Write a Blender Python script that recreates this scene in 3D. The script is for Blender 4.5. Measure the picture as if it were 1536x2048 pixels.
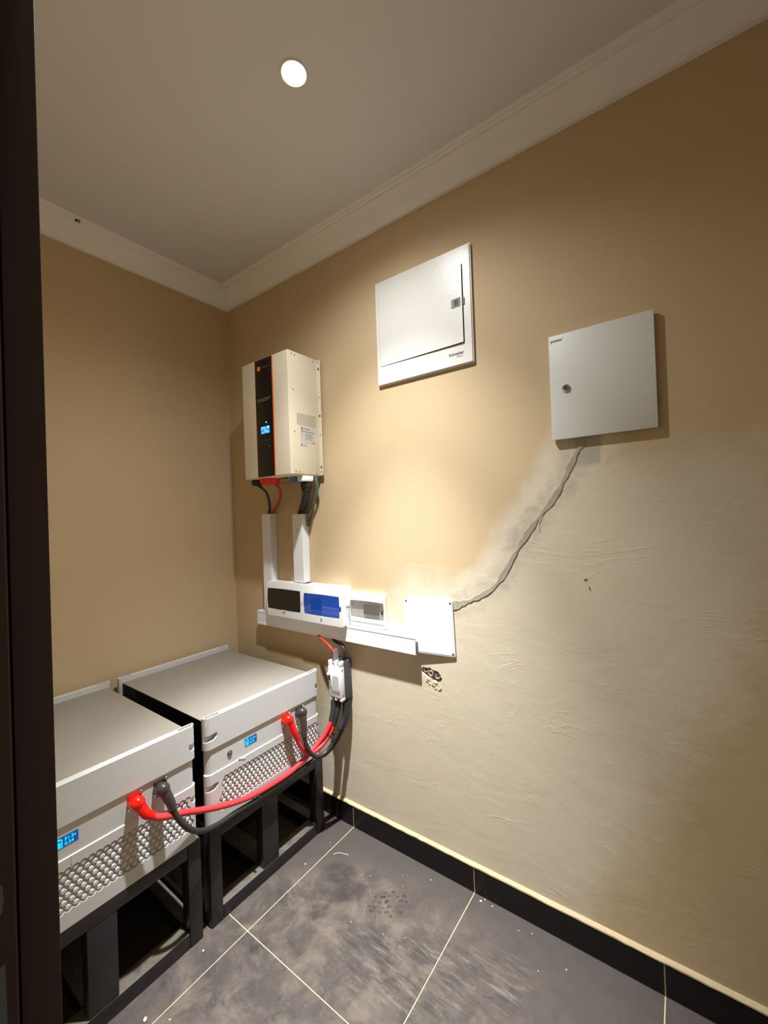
import bpy, bmesh, math, random
from mathutils import Vector, Matrix
from mathutils.geometry import tessellate_polygon

for o in list(bpy.data.objects):
    bpy.data.objects.remove(o, do_unlink=True)
S = bpy.context.scene
C = S.collection
random.seed(7)
R = math.radians

# ------------------------------------------------------------------ camera
def cam_axes(yaw, pitch, roll):
    f = Vector((math.cos(yaw) * math.cos(pitch), math.sin(yaw) * math.cos(pitch), math.sin(pitch)))
    r = f.cross(Vector((0, 0, 1))).normalized()
    u = r.cross(f)
    c, s = math.cos(roll), math.sin(roll)
    return f, c * r + s * u, -s * r + c * u
cf, cr, cu = cam_axes(R(126.0206), R(0.4702), R(-2.0105))
cam = bpy.data.objects.new('camera', bpy.data.cameras.new('camera'))
C.objects.link(cam)
cam.matrix_world = Matrix(((cr.x, cu.x, -cf.x, 2.1675), (cr.y, cu.y, -cf.y, -1.4591), (cr.z, cu.z, -cf.z, 1.4450), (0, 0, 0, 1)))
cam.data.sensor_fit = 'HORIZONTAL'
cam.data.sensor_width = 36.0
cam.data.lens = 824.38 / 1536 * 36
cam.data.clip_start = 0.02
S.camera = cam

# ------------------------------------------------------------------ world, exposure
w = bpy.data.worlds.new('world'); S.world = w
w.use_nodes = True
bg = w.node_tree.nodes['Background']
bg.inputs[0].default_value = (0.75, 0.85, 1.0, 1)
bg.inputs[1].default_value = 0.16
S.view_settings.view_transform = 'Standard'
S.view_settings.look = 'None'
S.view_settings.exposure = 0.0
S.view_settings.gamma = 1.0
S.view_settings.use_curve_mapping = False
LAMP = Vector((1.267, -0.601, 2.78))
LAMP_BEAM = 400.0      # narrow beam of the tilted spot bulb
LAMP_MID = 155.0        # softer ring round the beam
LAMP_SPILL = 54.0      # its wide spill
LAMP_AIM = Vector((1.22, -0.32, 0.0))
LAMP_LENS = 110.0       # luminous lens, gives the wide soft part
CEIL = 2.78
XE, YF = 2.75, -1.30   # far end wall and wall with the doorway

# ------------------------------------------------------------------ materials
def srgb(r, g, b):
    f = lambda c: (c / 255 / 12.92) if c / 255 <= 0.04045 else ((c / 255 + 0.055) / 1.055) ** 2.4
    return (f(r), f(g), f(b), 1)

class NT:
    """small helper round a node tree"""
    def __init__(self, name):
        self.m = bpy.data.materials.new(name); self.m.use_nodes = True
        self.t = self.m.node_tree; self.n = self.t.nodes; self.l = self.t.links
        self.b = self.n['Principled BSDF']
    def node(self, typ, **kw):
        nd = self.n.new(typ)
        for k, v in kw.items():
            setattr(nd, k, v)
        return nd
    def put(self, nd, sock, val):
        s = nd.inputs[sock]
        if hasattr(val, 'is_output'):
            self.l.new(val, s)
        else:
            s.default_value = val
    def pos(self):
        return self.node('ShaderNodeNewGeometry').outputs['Position']
    def obj(self):
        return self.node('ShaderNodeTexCoord').outputs['Object']
    def noise(self, vec, scale, detail=4, rough=0.55, dist=0.0):
        nd = self.node('ShaderNodeTexNoise')
        self.put(nd, 'Vector', vec); self.put(nd, 'Scale', scale); self.put(nd, 'Detail', detail)
        self.put(nd, 'Roughness', rough); self.put(nd, 'Distortion', dist)
        return nd.outputs[0]
    def mapping(self, vec, loc=(0, 0, 0), rot=(0, 0, 0), sc=(1, 1, 1)):
        nd = self.node('ShaderNodeMapping'); self.put(nd, 'Vector', vec)
        nd.inputs['Location'].default_value = loc; nd.inputs['Rotation'].default_value = rot; nd.inputs['Scale'].default_value = sc
        return nd.outputs[0]
    def ramp(self, fac, lo, hi, a=0.0, b=1.0):
        nd = self.node('ShaderNodeMapRange'); nd.interpolation_type = 'SMOOTHSTEP'
        self.put(nd, 0, fac); self.put(nd, 1, lo); self.put(nd, 2, hi); self.put(nd, 3, a); self.put(nd, 4, b)
        return nd.outputs[0]
    def math(self, op, a, b=0.0):
        nd = self.node('ShaderNodeMath', operation=op); self.put(nd, 0, a); self.put(nd, 1, b)
        return nd.outputs[0]
    def mix(self, fac, a, b):
        nd = self.node('ShaderNodeMix', data_type='RGBA')
        self.put(nd, 0, fac); self.put(nd, 6, a); self.put(nd, 7, b)
        return nd.outputs[2]
    def bump(self, h, strength, dist=0.002, normal=None):
        nd = self.node('ShaderNodeBump'); self.put(nd, 'Height', h); self.put(nd, 'Strength', strength); self.put(nd, 'Distance', dist)
        if normal is not None: self.put(nd, 'Normal', normal)
        return nd.outputs[0]
    def attr(self, name):
        nd = self.node('ShaderNodeAttribute'); nd.attribute_name = name
        return nd.outputs['Fac']
    def ellipse(self, vec, c, rx, ry, ang, soft=0.35):
        """1 inside an ellipse on the floor plane, fading at its rim"""
        v = self.mapping(vec, loc=(-c[0], -c[1], 0))
        v = self.mapping(v, rot=(0, 0, -ang))
        v = self.mapping(v, sc=(1 / rx, 1 / ry, 0))
        ln = self.node('ShaderNodeVectorMath', operation='LENGTH'); self.put(ln, 0, v)
        return self.ramp(ln.outputs['Value'], 1.0 + soft, 1.0 - soft)

MATS = {}
def simple(name, col, rough=0.5, metal=0.0, mottle=0.05, nscale=40, bump=0.0, bscale=200, spec=0.5, coat=0.0):
    k = NT(name)
    p = k.obj()
    n = k.noise(p, nscale, 4)
    lo = tuple(c * (1 - mottle) for c in col[:3]) + (1,)
    hi = tuple(min(1, c * (1 + mottle)) for c in col[:3]) + (1,)
    k.put(k.b, 'Base Color', k.mix(n, lo, hi))
    k.put(k.b, 'Roughness', k.ramp(n, 0.2, 0.8, rough * 0.9, min(1, rough * 1.1)))
    k.put(k.b, 'Metallic', metal)
    k.put(k.b, 'Specular IOR Level', spec)
    if coat: k.put(k.b, 'Coat Weight', coat)
    if bump: k.put(k.b, 'Normal', k.bump(k.noise(p, bscale, 3), bump, 0.001))
    MATS[name] = k.m
    return k.m
def emit(name, col, strength, base=(0.01, 0.01, 0.01, 1)):
    k = NT(name)
    k.put(k.b, 'Base Color', base); k.put(k.b, 'Roughness', 0.3)
    k.put(k.b, 'Emission Color', col); k.put(k.b, 'Emission Strength', strength)
    n = k.noise(k.obj(), 300, 2); k.put(k.b, 'Roughness', k.ramp(n, 0, 1, 0.25, 0.35))
    MATS[name] = k.m
    return k.m

TAN = srgb(203, 180, 143)
def wall_material():
    k = NT('tan wall paint'); p = k.pos()
    n1 = k.noise(p, 3.0, 5, 0.6)
    base = k.mix(n1, tuple(c * 0.95 for c in TAN[:3]) + (1,), tuple(c * 1.05 for c in TAN[:3]) + (1,))
    edge = k.noise(p, 9, 6, 0.65, 0.8)
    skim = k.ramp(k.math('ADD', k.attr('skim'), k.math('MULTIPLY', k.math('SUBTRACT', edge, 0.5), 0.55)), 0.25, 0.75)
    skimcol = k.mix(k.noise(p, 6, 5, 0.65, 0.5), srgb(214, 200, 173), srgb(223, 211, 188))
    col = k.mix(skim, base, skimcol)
    e2 = k.noise(p, 16, 6, 0.7, 1.0)
    smear = k.ramp(k.math('ADD', k.attr('smear'), k.math('MULTIPLY', k.math('SUBTRACT', e2, 0.5), 1.1)), 0.35, 0.95)
    col = k.mix(k.math('MULTIPLY', smear, 0.75), col, srgb(172, 165, 146))
    k.put(k.b, 'Base Color', col)
    k.put(k.b, 'Roughness', 0.72)
    k.put(k.b, 'Specular IOR Level', 0.25)
    # sparse trowel ridges and shallow waves where the wall was skimmed
    st = k.mapping(p, rot=(0, R(28), 0), sc=(2.2, 1, 5.0))
    t1 = k.noise(st, 1.5, 5, 0.55, 1.2)
    st2 = k.mapping(p, rot=(0, R(-35), 0), sc=(2.0, 1, 5.5))
    t2 = k.noise(st2, 1.3, 3, 0.5, 2.0)
    ridge = k.math('SUBTRACT', 1.0, k.math('ABSOLUTE', k.math('SUBTRACT', k.math('MULTIPLY', t2, 2.0), 1.0)))
    ridge = k.math('POWER', ridge, 26.0)
    ridge = k.math('MULTIPLY', ridge, k.ramp(k.noise(k.mapping(p, loc=(5, 0, 2)), 5, 3), 0.52, 0.66))
    gr = k.math('MULTIPLY', k.noise(p, 55, 5, 0.65, 0.6), k.ramp(k.noise(k.mapping(p, loc=(1, 0, 9)), 3.2, 3), 0.45, 0.7, 0.02, 0.32))
    h = k.math('ADD', k.math('ADD', k.math('MULTIPLY', t1, 0.55), k.math('MULTIPLY', ridge, 0.17)), gr)
    rough_amt = k.ramp(k.attr('trowel'), 0.0, 1.0, 0.03, 0.36)
    nb = k.bump(h, rough_amt, 0.007)
    nb = k.bump(k.noise(p, 160, 3), 0.10, 0.001, nb)
    k.put(k.b, 'Normal', nb)
    return k.m
def plain_wall_material():
    k = NT('tan wall paint plain'); p = k.pos()
    n1 = k.noise(p, 2.5, 5, 0.6)
    k.put(k.b, 'Base Color', k.mix(n1, tuple(c * 0.95 for c in TAN[:3]) + (1,), tuple(c * 1.05 for c in TAN[:3]) + (1,)))
    k.put(k.b, 'Roughness', 0.72); k.put(k.b, 'Specular IOR Level', 0.25)
    nb = k.bump(k.noise(p, 7, 4), 0.12, 0.003)
    k.put(k.b, 'Normal', k.bump(k.noise(p, 160, 3), 0.10, 0.001, nb))
    return k.m
def floor_material():
    k = NT('dusty grey floor tile'); p = k.pos()
    g = k.noise(p, 30, 4)
    base = k.mix(g, srgb(82, 75, 71), srgb(90, 83, 79))
    # clouds of trodden dust in the middle of the room
    area = k.ellipse(p, (1.30, -0.62), 0.62, 0.46, R(10), 0.35)
    area2 = k.ellipse(p, (1.06, -0.34), 0.26, 0.16, R(35), 0.4)
    area = k.math('MAXIMUM', area, area2)
    n1 = k.noise(p, 8.5, 10, 0.72, 0.5)
    n2 = k.noise(k.mapping(p, loc=(3, 1, 0)), 21, 9, 0.75, 0.4)
    dust = k.math('MULTIPLY', area, k.ramp(n1, 0.40, 0.68))
    dust = k.math('MAXIMUM', dust, k.math('MULTIPLY', area, k.ramp(n2, 0.52, 0.72, 0, 0.75)))
    col = k.mix(k.math('MULTIPLY', dust, 0.8), base, srgb(126, 114, 102))
    # dark wet-looking smudges
    dk = k.math('MULTIPLY', area, k.ramp(k.noise(k.mapping(p, loc=(7, 4, 0)), 10, 9, 0.72, 0.4), 0.53, 0.70))
    for c, rx, ry, a in (((0.99, -0.232), 0.075, 0.05, 0.3), ((1.075, -0.27), 0.07, 0.05, 0.8), ((1.03, -0.40), 0.05, 0.03, 0.6)):
        e = k.ellipse(p, c, rx, ry, a, 0.35)
        dk = k.math('MAXIMUM', dk, k.math('MULTIPLY', e, k.ramp(k.noise(p, 28, 6, 0.7), 0.30, 0.6, 0.25, 0.95)))
    col = k.mix(k.math('MULTIPLY', dk, 0.75), col, srgb(58, 52, 51))
    # shoe tread print
    e = k.ellipse(p, (1.225, -0.235), 0.085, 0.06, R(35), 0.15)
    v = k.mapping(p, loc=(-1.225, 0.235, 0)); v = k.mapping(v, rot=(0, 0, R(-35)))
    wv = k.node('ShaderNodeTexNoise'); k.put(wv, 'Vector', p); k.put(wv, 'Scale', 22.0); k.put(wv, 'Detail', 3.0)
    sb = k.node('ShaderNodeVectorMath', operation='SUBTRACT'); k.put(sb, 0, wv.outputs['Color']); sb.inputs[1].default_value = (.5, .5, .5)
    sc_ = k.node('ShaderNodeVectorMath', operation='SCALE'); k.put(sc_, 0, sb.outputs[0]); sc_.inputs['Scale'].default_value = 0.03
    ad = k.node('ShaderNodeVectorMath', operation='ADD'); k.put(ad, 0, v); k.put(ad, 1, sc_.outputs[0]); v = ad.outputs[0]
    br = k.node('ShaderNodeTexBrick'); k.put(br, 'Vector', v); k.put(br, 'Scale', 1.0)
    br.inputs['Brick Width'].default_value = 0.026; br.inputs['Row Height'].default_value = 0.020; br.inputs['Mortar Size'].default_value = 0.0055
    br.inputs['Color1'].default_value = (1, 1, 1, 1); br.inputs['Color2'].default_value = (0.7, 0.7, 0.7, 1); br.inputs['Mortar'].default_value = (0, 0, 0, 1)
    tread = k.math('MULTIPLY', e, k.math('MULTIPLY', br.outputs[0], k.ramp(k.noise(p, 40, 5, 0.7), 0.42, 0.56)))
    col = k.mix(k.math('MULTIPLY', tread, 0.8), col, srgb(40, 35, 34))
    # long sole scuffs
    for c, rx, ry, a, fr in (((1.42, -0.40), 0.17, 0.13, 0.70, 60), ((1.62, -0.27), 0.14, 0.09, 0.85, 60), ((1.25, -0.42), 0.10, 0.09, 0.6, 45)):
        e = k.ellipse(p, c, rx, ry, a, 0.3)
        sv = k.mapping(p, rot=(0, 0, R(48) + 0.2 * a), sc=(9, fr, 1))
        s = k.noise(sv, 1.0, 5, 0.65, 0.9)
        col = k.mix(k.math('MULTIPLY', e, k.ramp(s, 0.50, 0.66, 0, 0.5)), col, srgb(56, 51, 49))
        col = k.mix(k.math('MULTIPLY', e, k.ramp(s, 0.46, 0.34, 0, 0.42)), col, srgb(148, 140, 131))
    k.put(k.b, 'Base Color', col)
    k.put(k.b, 'Roughness', k.math('ADD', k.ramp(n2, 0.3, 0.7, 0.36, 0.5), k.math('MULTIPLY', dust, 0.25)))
    k.put(k.b, 'Specular IOR Level', 0.4)
    k.put(k.b, 'Normal', k.bump(k.math('ADD', n2, dust), 0.18, 0.0012))
    return k.m

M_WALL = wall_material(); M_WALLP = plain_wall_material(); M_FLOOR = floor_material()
M_CEIL = simple('ceiling paint', srgb(224, 222, 220), 0.85, 0, 0.02, 6, 0.08, 90, 0.2)
M_CORN = simple('cornice plaster', srgb(246, 244, 240), 0.8, 0, 0.03, 14, 0.25, 40, 0.2)
M_GROUT = simple('cream grout', srgb(214, 200, 162), 0.9, 0, 0.15, 60, 0.3, 150, 0.1)
M_SKIRT = simple('black glazed skirting tile', srgb(22, 18, 19), 0.3, 0, 0.3, 9, 0.06, 25, 0.35)
M_PLASTER = simple('rough plaster ledge', srgb(206, 188, 150), 0.9, 0, 0.1, 50, 0.5, 120, 0.1)
M_CEMENT = simple('grey cement filler', srgb(172, 164, 146), 0.95, 0, 0.28, 55, 0.9, 110, 0.05)
M_JAMB = simple('dark brown door frame', srgb(78, 61, 55), 0.5, 0, 0.12, 12, 0.05, 60, 0.35)
M_FILM = simple('grey protective film', srgb(120, 124, 122), 0.4, 0, 0.1, 30)
M_PVC = simple('white trunking plastic', srgb(236, 238, 242), 0.38, 0, 0.015, 20, 0, 200, 0.45)
M_BOX = simple('white breaker box plastic', srgb(240, 240, 238), 0.3, 0, 0.015, 20, 0, 200, 0.5)
M_PANEL = simple('white powder coated steel', srgb(232, 231, 224), 0.32, 0, 0.02, 30, 0.35, 170, 0.5)
M_CAB = simple('pale grey powder coated steel', srgb(228, 230, 223), 0.45, 0, 0.02, 30, 0.15, 400, 0.4)
M_INV = simple('cream powder coated casing', srgb(226, 216, 192), 0.42, 0, 0.02, 30, 0.12, 500, 0.4)
M_BLACK = simple('black glossy plastic', srgb(16, 14, 14), 0.25, 0, 0.2, 20)
M_BLACKM = simple('black matt plastic', srgb(26, 25, 26), 0.55, 0, 0.2, 30)
M_DARKHOLE = simple('dark recess', srgb(18, 17, 17), 0.8, 0, 0.2, 30)
M_DGREY = simple('dark grey breaker base', srgb(74, 74, 82), 0.5, 0, 0.06, 30)
M_GREYP = simple('grey barrier plastic', srgb(140, 140, 144), 0.5, 0, 0.05, 30)
M_ORANGE = simple('orange trim', srgb(232, 96, 34), 0.4, 0, 0.05, 30)
M_LOGO = simple('orange badge', srgb(238, 140, 74), 0.4, 0, 0.05, 30)
M_GREYPRINT = simple('grey print', srgb(120, 112, 110), 0.6, 0, 0.05, 30)
M_DIMPRINT = simple('dim grey print', srgb(62, 56, 55), 0.6, 0, 0.05, 30)
M_INK = simple('dark ink', srgb(52, 52, 48), 0.6, 0, 0.05, 30)
M_INKG = simple('grey ink', srgb(140, 140, 132), 0.6, 0, 0.05, 30)
M_STICK = simple('silver sticker', srgb(196, 194, 190), 0.4, 0, 0.05, 30)
M_CHROME = simple('chrome', srgb(210, 208, 205), 0.18, 1.0, 0.05, 60)
M_SCREW = simple('screw steel', srgb(150, 145, 135), 0.35, 0.9, 0.1, 60)
M_RED = simple('red cable sheath', srgb(226, 62, 66), 0.42, 0, 0.06, 30)
M_REDB = simple('red rubber boot', srgb(236, 26, 16), 0.22, 0, 0.05, 30)
M_DKRED = simple('dark red cable sheath', srgb(176, 50, 42), 0.45, 0, 0.06, 30)
M_BLKC = simple('black cable sheath', srgb(46, 44, 44), 0.42, 0, 0.1, 30)
M_BLKB = simple('black rubber boot', srgb(58, 52, 50), 0.28, 0, 0.1, 30)
M_SLEEVE = simple('black heat shrink sleeve', srgb(40, 40, 43), 0.5, 0, 0.1, 30)
M_GREEN = simple('grey green cable sheath', srgb(92, 112, 100), 0.45, 0, 0.08, 30)
M_BLUE = simple('blue connector plastic', srgb(60, 120, 190), 0.4, 0, 0.06, 30)
M_REDCAP = simple('red terminal cover plastic', srgb(222, 52, 38), 0.35, 0, 0.05, 30)
M_BATT = simple('light grey moulded plastic', srgb(206, 206, 204), 0.42, 0, 0.015, 30, 0.08, 500, 0.4)
M_TOP = simple('warm grey steel sheet', srgb(148, 141, 130), 0.42, 0.0, 0.04, 8, 0.05, 60, 0.5)
M_CASE = simple('black steel case', srgb(14, 13, 13), 0.6, 0, 0.2, 30, 0, 200, 0.2)
def rack_material():
    k = NT('black painted rack with settled dust'); p = k.pos()
    n = k.noise(p, 14, 4)
    col = k.mix(n, srgb(32, 29, 32), srgb(48, 44, 47))
    up = k.node('ShaderNodeSeparateXYZ'); k.put(up, 0, k.node('ShaderNodeNewGeometry').outputs['Normal'])
    d = k.math('MULTIPLY', k.ramp(up.outputs[2], 0.75, 0.95), k.ramp(k.noise(p, 22, 5, 0.65), 0.25, 0.6, 0.45, 0.95))
    k.put(k.b, 'Base Color', k.mix(d, col, srgb(112, 104, 92)))
    k.put(k.b, 'Roughness', k.math('ADD', 0.36, k.math('MULTIPLY', d, 0.4)))
    k.put(k.b, 'Normal', k.bump(k.noise(p, 70, 3), 0.1, 0.001))
    return k.m
M_RACK = rack_material()
M_TRAY = simple('black rack tray', srgb(30, 34, 38), 0.3, 0, 0.2, 20)
M_CHIP = simple('white plaster chip', srgb(232, 226, 212), 0.9, 0, 0.05, 60)
M_WIRE = simple('pale wire offcut', srgb(200, 184, 160), 0.5, 0, 0.05, 60)
M_DKCHIP = simple('brown paint scar', srgb(120, 104, 70), 0.9, 0, 0.2, 60)
M_CONDUIT = simple('white conduit plastic', srgb(214, 208, 196), 0.5, 0, 0.05, 60)
M_RIM = simple('white lamp rim', srgb(240, 238, 232), 0.35, 0, 0.02, 60)
M_SMOKE = None
def glassy(name, col, alpha, rough=0.12):
    k = NT(name)
    n = k.noise(k.obj(), 30, 2)
    k.put(k.b, 'Base Color', k.mix(n, col, tuple(c * 1.15 for c in col[:3]) + (1,)))
    k.put(k.b, 'Roughness', rough); k.put(k.b, 'Alpha', alpha)
    k.put(k.b, 'Specular IOR Level', 0.6)
    return k.m
M_SMOKE = glassy('smoked black window', srgb(22, 18, 17), 0.97)
M_BLUEWIN = glassy('translucent blue window', srgb(0, 78, 188), 0.52)
M_GREYWIN = glassy('translucent smoky window', srgb(140, 132, 124), 0.30)
M_LENS = emit('lamp lens', (1.0, 0.97, 0.92, 1), LAMP_LENS, (0.9, 0.9, 0.9, 1))
M_LCD = emit('blue inverter screen', srgb(30, 130, 255), 1.6)
M_LCDW = emit('pale screen segments', srgb(150, 215, 255), 2.0)
M_LED = emit('green status lamp', srgb(150, 255, 170), 3.0)
M_BSCR = emit('dark blue battery screen', srgb(0, 80, 160), 0.8)
M_BSEG = emit('cyan battery screen segments', srgb(10, 185, 255), 2.0)

# ------------------------------------------------------------------ mesh helpers
ORG = {}
def bm_new(): return bmesh.new()
def add_box(bm, x0, x1, y0, y1, z0, z1, bev=0.0, seg=2, M=None):
    t = bmesh.new()
    bmesh.ops.create_cube(t, size=1.0)
    for v in t.verts:
        v.co = Vector((x0 + (v.co.x + .5) * (x1 - x0), y0 + (v.co.y + .5) * (y1 - y0), z0 + (v.co.z + .5) * (z1 - z0)))
    if bev > 0:
        bmesh.ops.bevel(t, geom=list(t.edges), offset=bev, segments=seg, profile=0.5, affect='EDGES')
    return join(bm, t, M)
def join(bm, t, M=None):
    if M is not None: bmesh.ops.transform(t, matrix=M, verts=t.verts)
    me = bpy.data.meshes.new('tmp'); t.to_mesh(me); t.free(); bm.from_mesh(me); bpy.data.meshes.remove(me)
    return bm
def basis(d):
    d = Vector(d).normalized()
    a = Vector((0, 0, 1)) if abs(d.z) < 0.9 else Vector((1, 0, 0))
    u = d.cross(a).normalized(); return d, u, d.cross(u)
def add_rings(bm, rings, cap=True):
    """loft rings (lists of Vectors, same count)"""
    vs = [[bm.verts.new(p) for p in r] for r in rings]
    n = len(vs[0])
    for a, b in zip(vs[:-1], vs[1:]):
        for i in range(n):
            bm.faces.new((a[i], a[(i + 1) % n], b[(i + 1) % n], b[i]))
    if cap:
        bm.faces.new(list(reversed(vs[0]))); bm.faces.new(vs[-1])
    return bm
def add_lathe(bm, p, d, prof, seg=20):
    """prof = [(distance along d, radius)]"""
    d, u, v = basis(d); p = Vector(p)
    rings = []
    for t, r in prof:
        r = max(r, 1e-5)
        rings.append([p + d * t + (u * math.cos(2 * math.pi * i / seg) + v * math.sin(2 * math.pi * i / seg)) * r for i in range(seg)])
    return add_rings(bm, rings)
def add_cyl(bm, p0, p1, r0, r1=None, seg=16):
    p0 = Vector(p0); p1 = Vector(p1)
    return add_lathe(bm, p0, p1 - p0, [(0, r0), ((p1 - p0).length, r0 if r1 is None else r1)], seg)
def smooth_path(pts, n=6):
    P = [Vector(p) for p in pts]
    P = [P[0] * 2 - P[1]] + P + [P[-1] * 2 - P[-2]]
    out = []
    for i in range(1, len(P) - 2):
        a, b, c, d = P[i - 1:i + 3]
        for k in range(n):
            t = k / n
            out.append(0.5 * ((2 * b) + (c - a) * t + (2 * a - 5 * b + 4 * c - d) * t * t + (3 * b - a - 3 * c + d) * t ** 3))
    out.append(P[-2])
    return out
def add_tube(bm, pts, r, seg=12, n=6, radii=None):
    P = smooth_path(pts, n) if n > 1 else [Vector(p) for p in pts]
    rings = []; up = None
    for i, p in enumerate(P):
        t = (P[min(i + 1, len(P) - 1)] - P[max(i - 1, 0)]).normalized()
        if up is None:
            _, up, _ = basis(t)
        up = (up - t * up.dot(t)).normalized()
        sd = t.cross(up)
        rr = r if radii is None else radii[0] + (radii[1] - radii[0]) * i / (len(P) - 1)
        rings.append([p + (up * math.cos(2 * math.pi * k / seg) + sd * math.sin(2 * math.pi * k / seg)) * rr for k in range(seg)])
    return add_rings(bm, rings)
def add_prism(bm, loops, axis, a0, a1):
    """2D outline(s) (first outer, rest holes) extruded along axis. axis 'x': pts (y,z); 'y': pts (x,z); 'z': pts (x,y)"""
    def P(q, a):
        return {'x': Vector((a, q[0], q[1])), 'y': Vector((q[0], a, q[1])), 'z': Vector((q[0], q[1], a))}[axis]
    flat = [q for L in loops for q in L]
    tris = tessellate_polygon([[Vector((q[0], q[1], 0)) for q in L] for L in loops])
    A = [bm.verts.new(P(q, a0)) for q in flat]; B = [bm.verts.new(P(q, a1)) for q in flat]
    for t in tris:
        for V, o in ((A, t), (B, t[::-1])):
            try: bm.faces.new([V[i] for i in o])
            except ValueError: pass
    k = 0
    for L in loops:
        n = len(L)
        for i in range(n):
            i0, i1 = k + i, k + (i + 1) % n
            bm.faces.new((A[i0], A[i1], B[i1], B[i0]))
        k += n
    bmesh.ops.recalc_face_normals(bm, faces=bm.faces)
    return bm
def rrect(x0, x1, z0, z1, r, seg=5):
    out = []
    for cx, cz, a in ((x1 - r, z1 - r, 0), (x0 + r, z1 - r, 90), (x0 + r, z0 + r, 180), (x1 - r, z0 + r, 270)):
        for i in range(seg + 1):
            t = R(a + 90 * i / seg)
            out.append((cx + r * math.cos(t), cz + r * math.sin(t)))
    return out
def add_text(bm, body, size, M, ext=0.0003, bold=0.0, align='LEFT'):
    cu_ = bpy.data.curves.new('t', 'FONT'); cu_.body = body; cu_.size = size; cu_.extrude = ext; cu_.offset = bold; cu_.align_x = align
    cu_.resolution_u = 3
    o = bpy.data.objects.new('t', cu_); C.objects.link(o)
    dg = bpy.context.evaluated_depsgraph_get()
    me = bpy.data.meshes.new_from_object(o.evaluated_get(dg))
    me.transform(M); bm.from_mesh(me)
    bpy.data.objects.remove(o, do_unlink=True); bpy.data.curves.remove(cu_); bpy.data.meshes.remove(me)
    return bm
def face_y(x, y, z):   # text on a surface that faces -y
    return Matrix(((1, 0, 0, x), (0, 0, -1, y), (0, 1, 0, z), (0, 0, 0, 1)))
def face_x(x, y, z):   # text on a surface that faces +x
    return Matrix(((0, 0, 1, x), (1, 0, 0, y), (0, 1, 0, z), (0, 0, 0, 1)))
def obj(name, bm, mat, parent=None, smooth=True, angle=35, recalc=True, kind=None):
    if recalc: bmesh.ops.recalc_face_normals(bm, faces=bm.faces)
    me = bpy.data.meshes.new(name); bm.to_mesh(me); bm.free()
    if parent is not None:
        org = ORG[parent]
    else:
        xs = [v.co for v in me.vertices]
        lo = Vector((min(v.x for v in xs), min(v.y for v in xs), min(v.z for v in xs))); hi = Vector((max(v.x for v in xs), max(v.y for v in xs), max(v.z for v in xs)))
        org = Vector(((lo.x + hi.x) / 2, (lo.y + hi.y) / 2, lo.z))
    me.transform(Matrix.Translation(-org))
    if smooth:
        for p in me.polygons: p.use_smooth = True
        me.set_sharp_from_angle(angle=R(angle))
    me.materials.append(mat)
    o = bpy.data.objects.new(name, me); C.objects.link(o)
    ORG[o] = org
    if parent is not None: o.parent = parent
    else: o.location = org
    if kind: o['kind'] = kind
    return o
def thing(name, label, cat, loc, group=None):
    o = bpy.data.objects.new(name, None); C.objects.link(o)
    o.location = loc; o.empty_display_size = 0.05
    o['label'] = label; o['category'] = cat
    if group: o['group'] = group
    ORG[o] = Vector(loc)
    return o
def tag(o, label, cat, group=None):
    o['label'] = label; o['category'] = cat
    if group: o['group'] = group
    return o
def struct(o, label=None):
    o['kind'] = 'structure'
    if label: o['label'] = label
    return o
def copy_tree(o, parent=None, offset=(0, 0, 0)):
    c = o.copy(); C.objects.link(c); c.parent = parent
    if parent is None: c.location = Vector(o.location) + Vector(offset)
    for ch in list(o.children): copy_tree(ch, c)
    return c
def boolean_cut(o, cutter_bm):
    bmesh.ops.recalc_face_normals(cutter_bm, faces=cutter_bm.faces)
    me = bpy.data.meshes.new('cut'); cutter_bm.to_mesh(me); cutter_bm.free()
    me.transform(Matrix.Translation(-ORG[o]))
    c = bpy.data.objects.new('cut', me); C.objects.link(c)
    # both evaluated in the parent's space
    c.parent = o.parent
    if o.parent is None: c.location = o.location
    m = o.modifiers.new('b', 'BOOLEAN'); m.operation = 'DIFFERENCE'; m.solver = 'EXACT'; m.object = c
    bpy.context.view_layer.update()
    dg = bpy.context.evaluated_depsgraph_get()
    new = bpy.data.meshes.new_from_object(o.evaluated_get(dg))
    o.modifiers.clear(); old = o.data; o.data = new; bpy.data.meshes.remove(old)
    bpy.data.objects.remove(c, do_unlink=True); bpy.data.meshes.remove(me)
    for p in new.polygons: p.use_smooth = True
    new.set_sharp_from_angle(angle=R(35))

# ------------------------------------------------------------------ the room
# floor: grout bed with separate tiles
bm = bm_new(); add_box(bm, -0.05, XE + 0.05, YF - 1.2, 0.05, -0.06, -0.0012)
floor = struct(obj('floor', bm, M_GROUT, smooth=False), 'dark grey tiled floor with cream grout and dusty shoe marks')
GX = [0.0, 0.276, 0.876, 1.476, 2.076, 2.676, XE]
GY = [YF - 1.19, -1.788, -1.188, -0.588, 0.0]
g = 0.0016
for i in range(len(GX) - 1):
    for j in range(len(GY) - 1):
        bm = bm_new(); add_box(bm, GX[i] + (g if i else 0), GX[i + 1] - g, GY[j] + g, GY[j + 1] - (g if j < len(GY) - 2 else 0), -0.011, 0.0, 0.0006, 1)
        obj('floor_tile', bm, M_FLOOR, floor, smooth=False)

# ceiling
bm = bm_new(); add_box(bm, -0.15, XE + 0.15, YF - 0.15, 0.15, CEIL, CEIL + 0.1)
struct(obj('ceiling', bm, M_CEIL, smooth=False), 'plain off-white ceiling')

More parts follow.
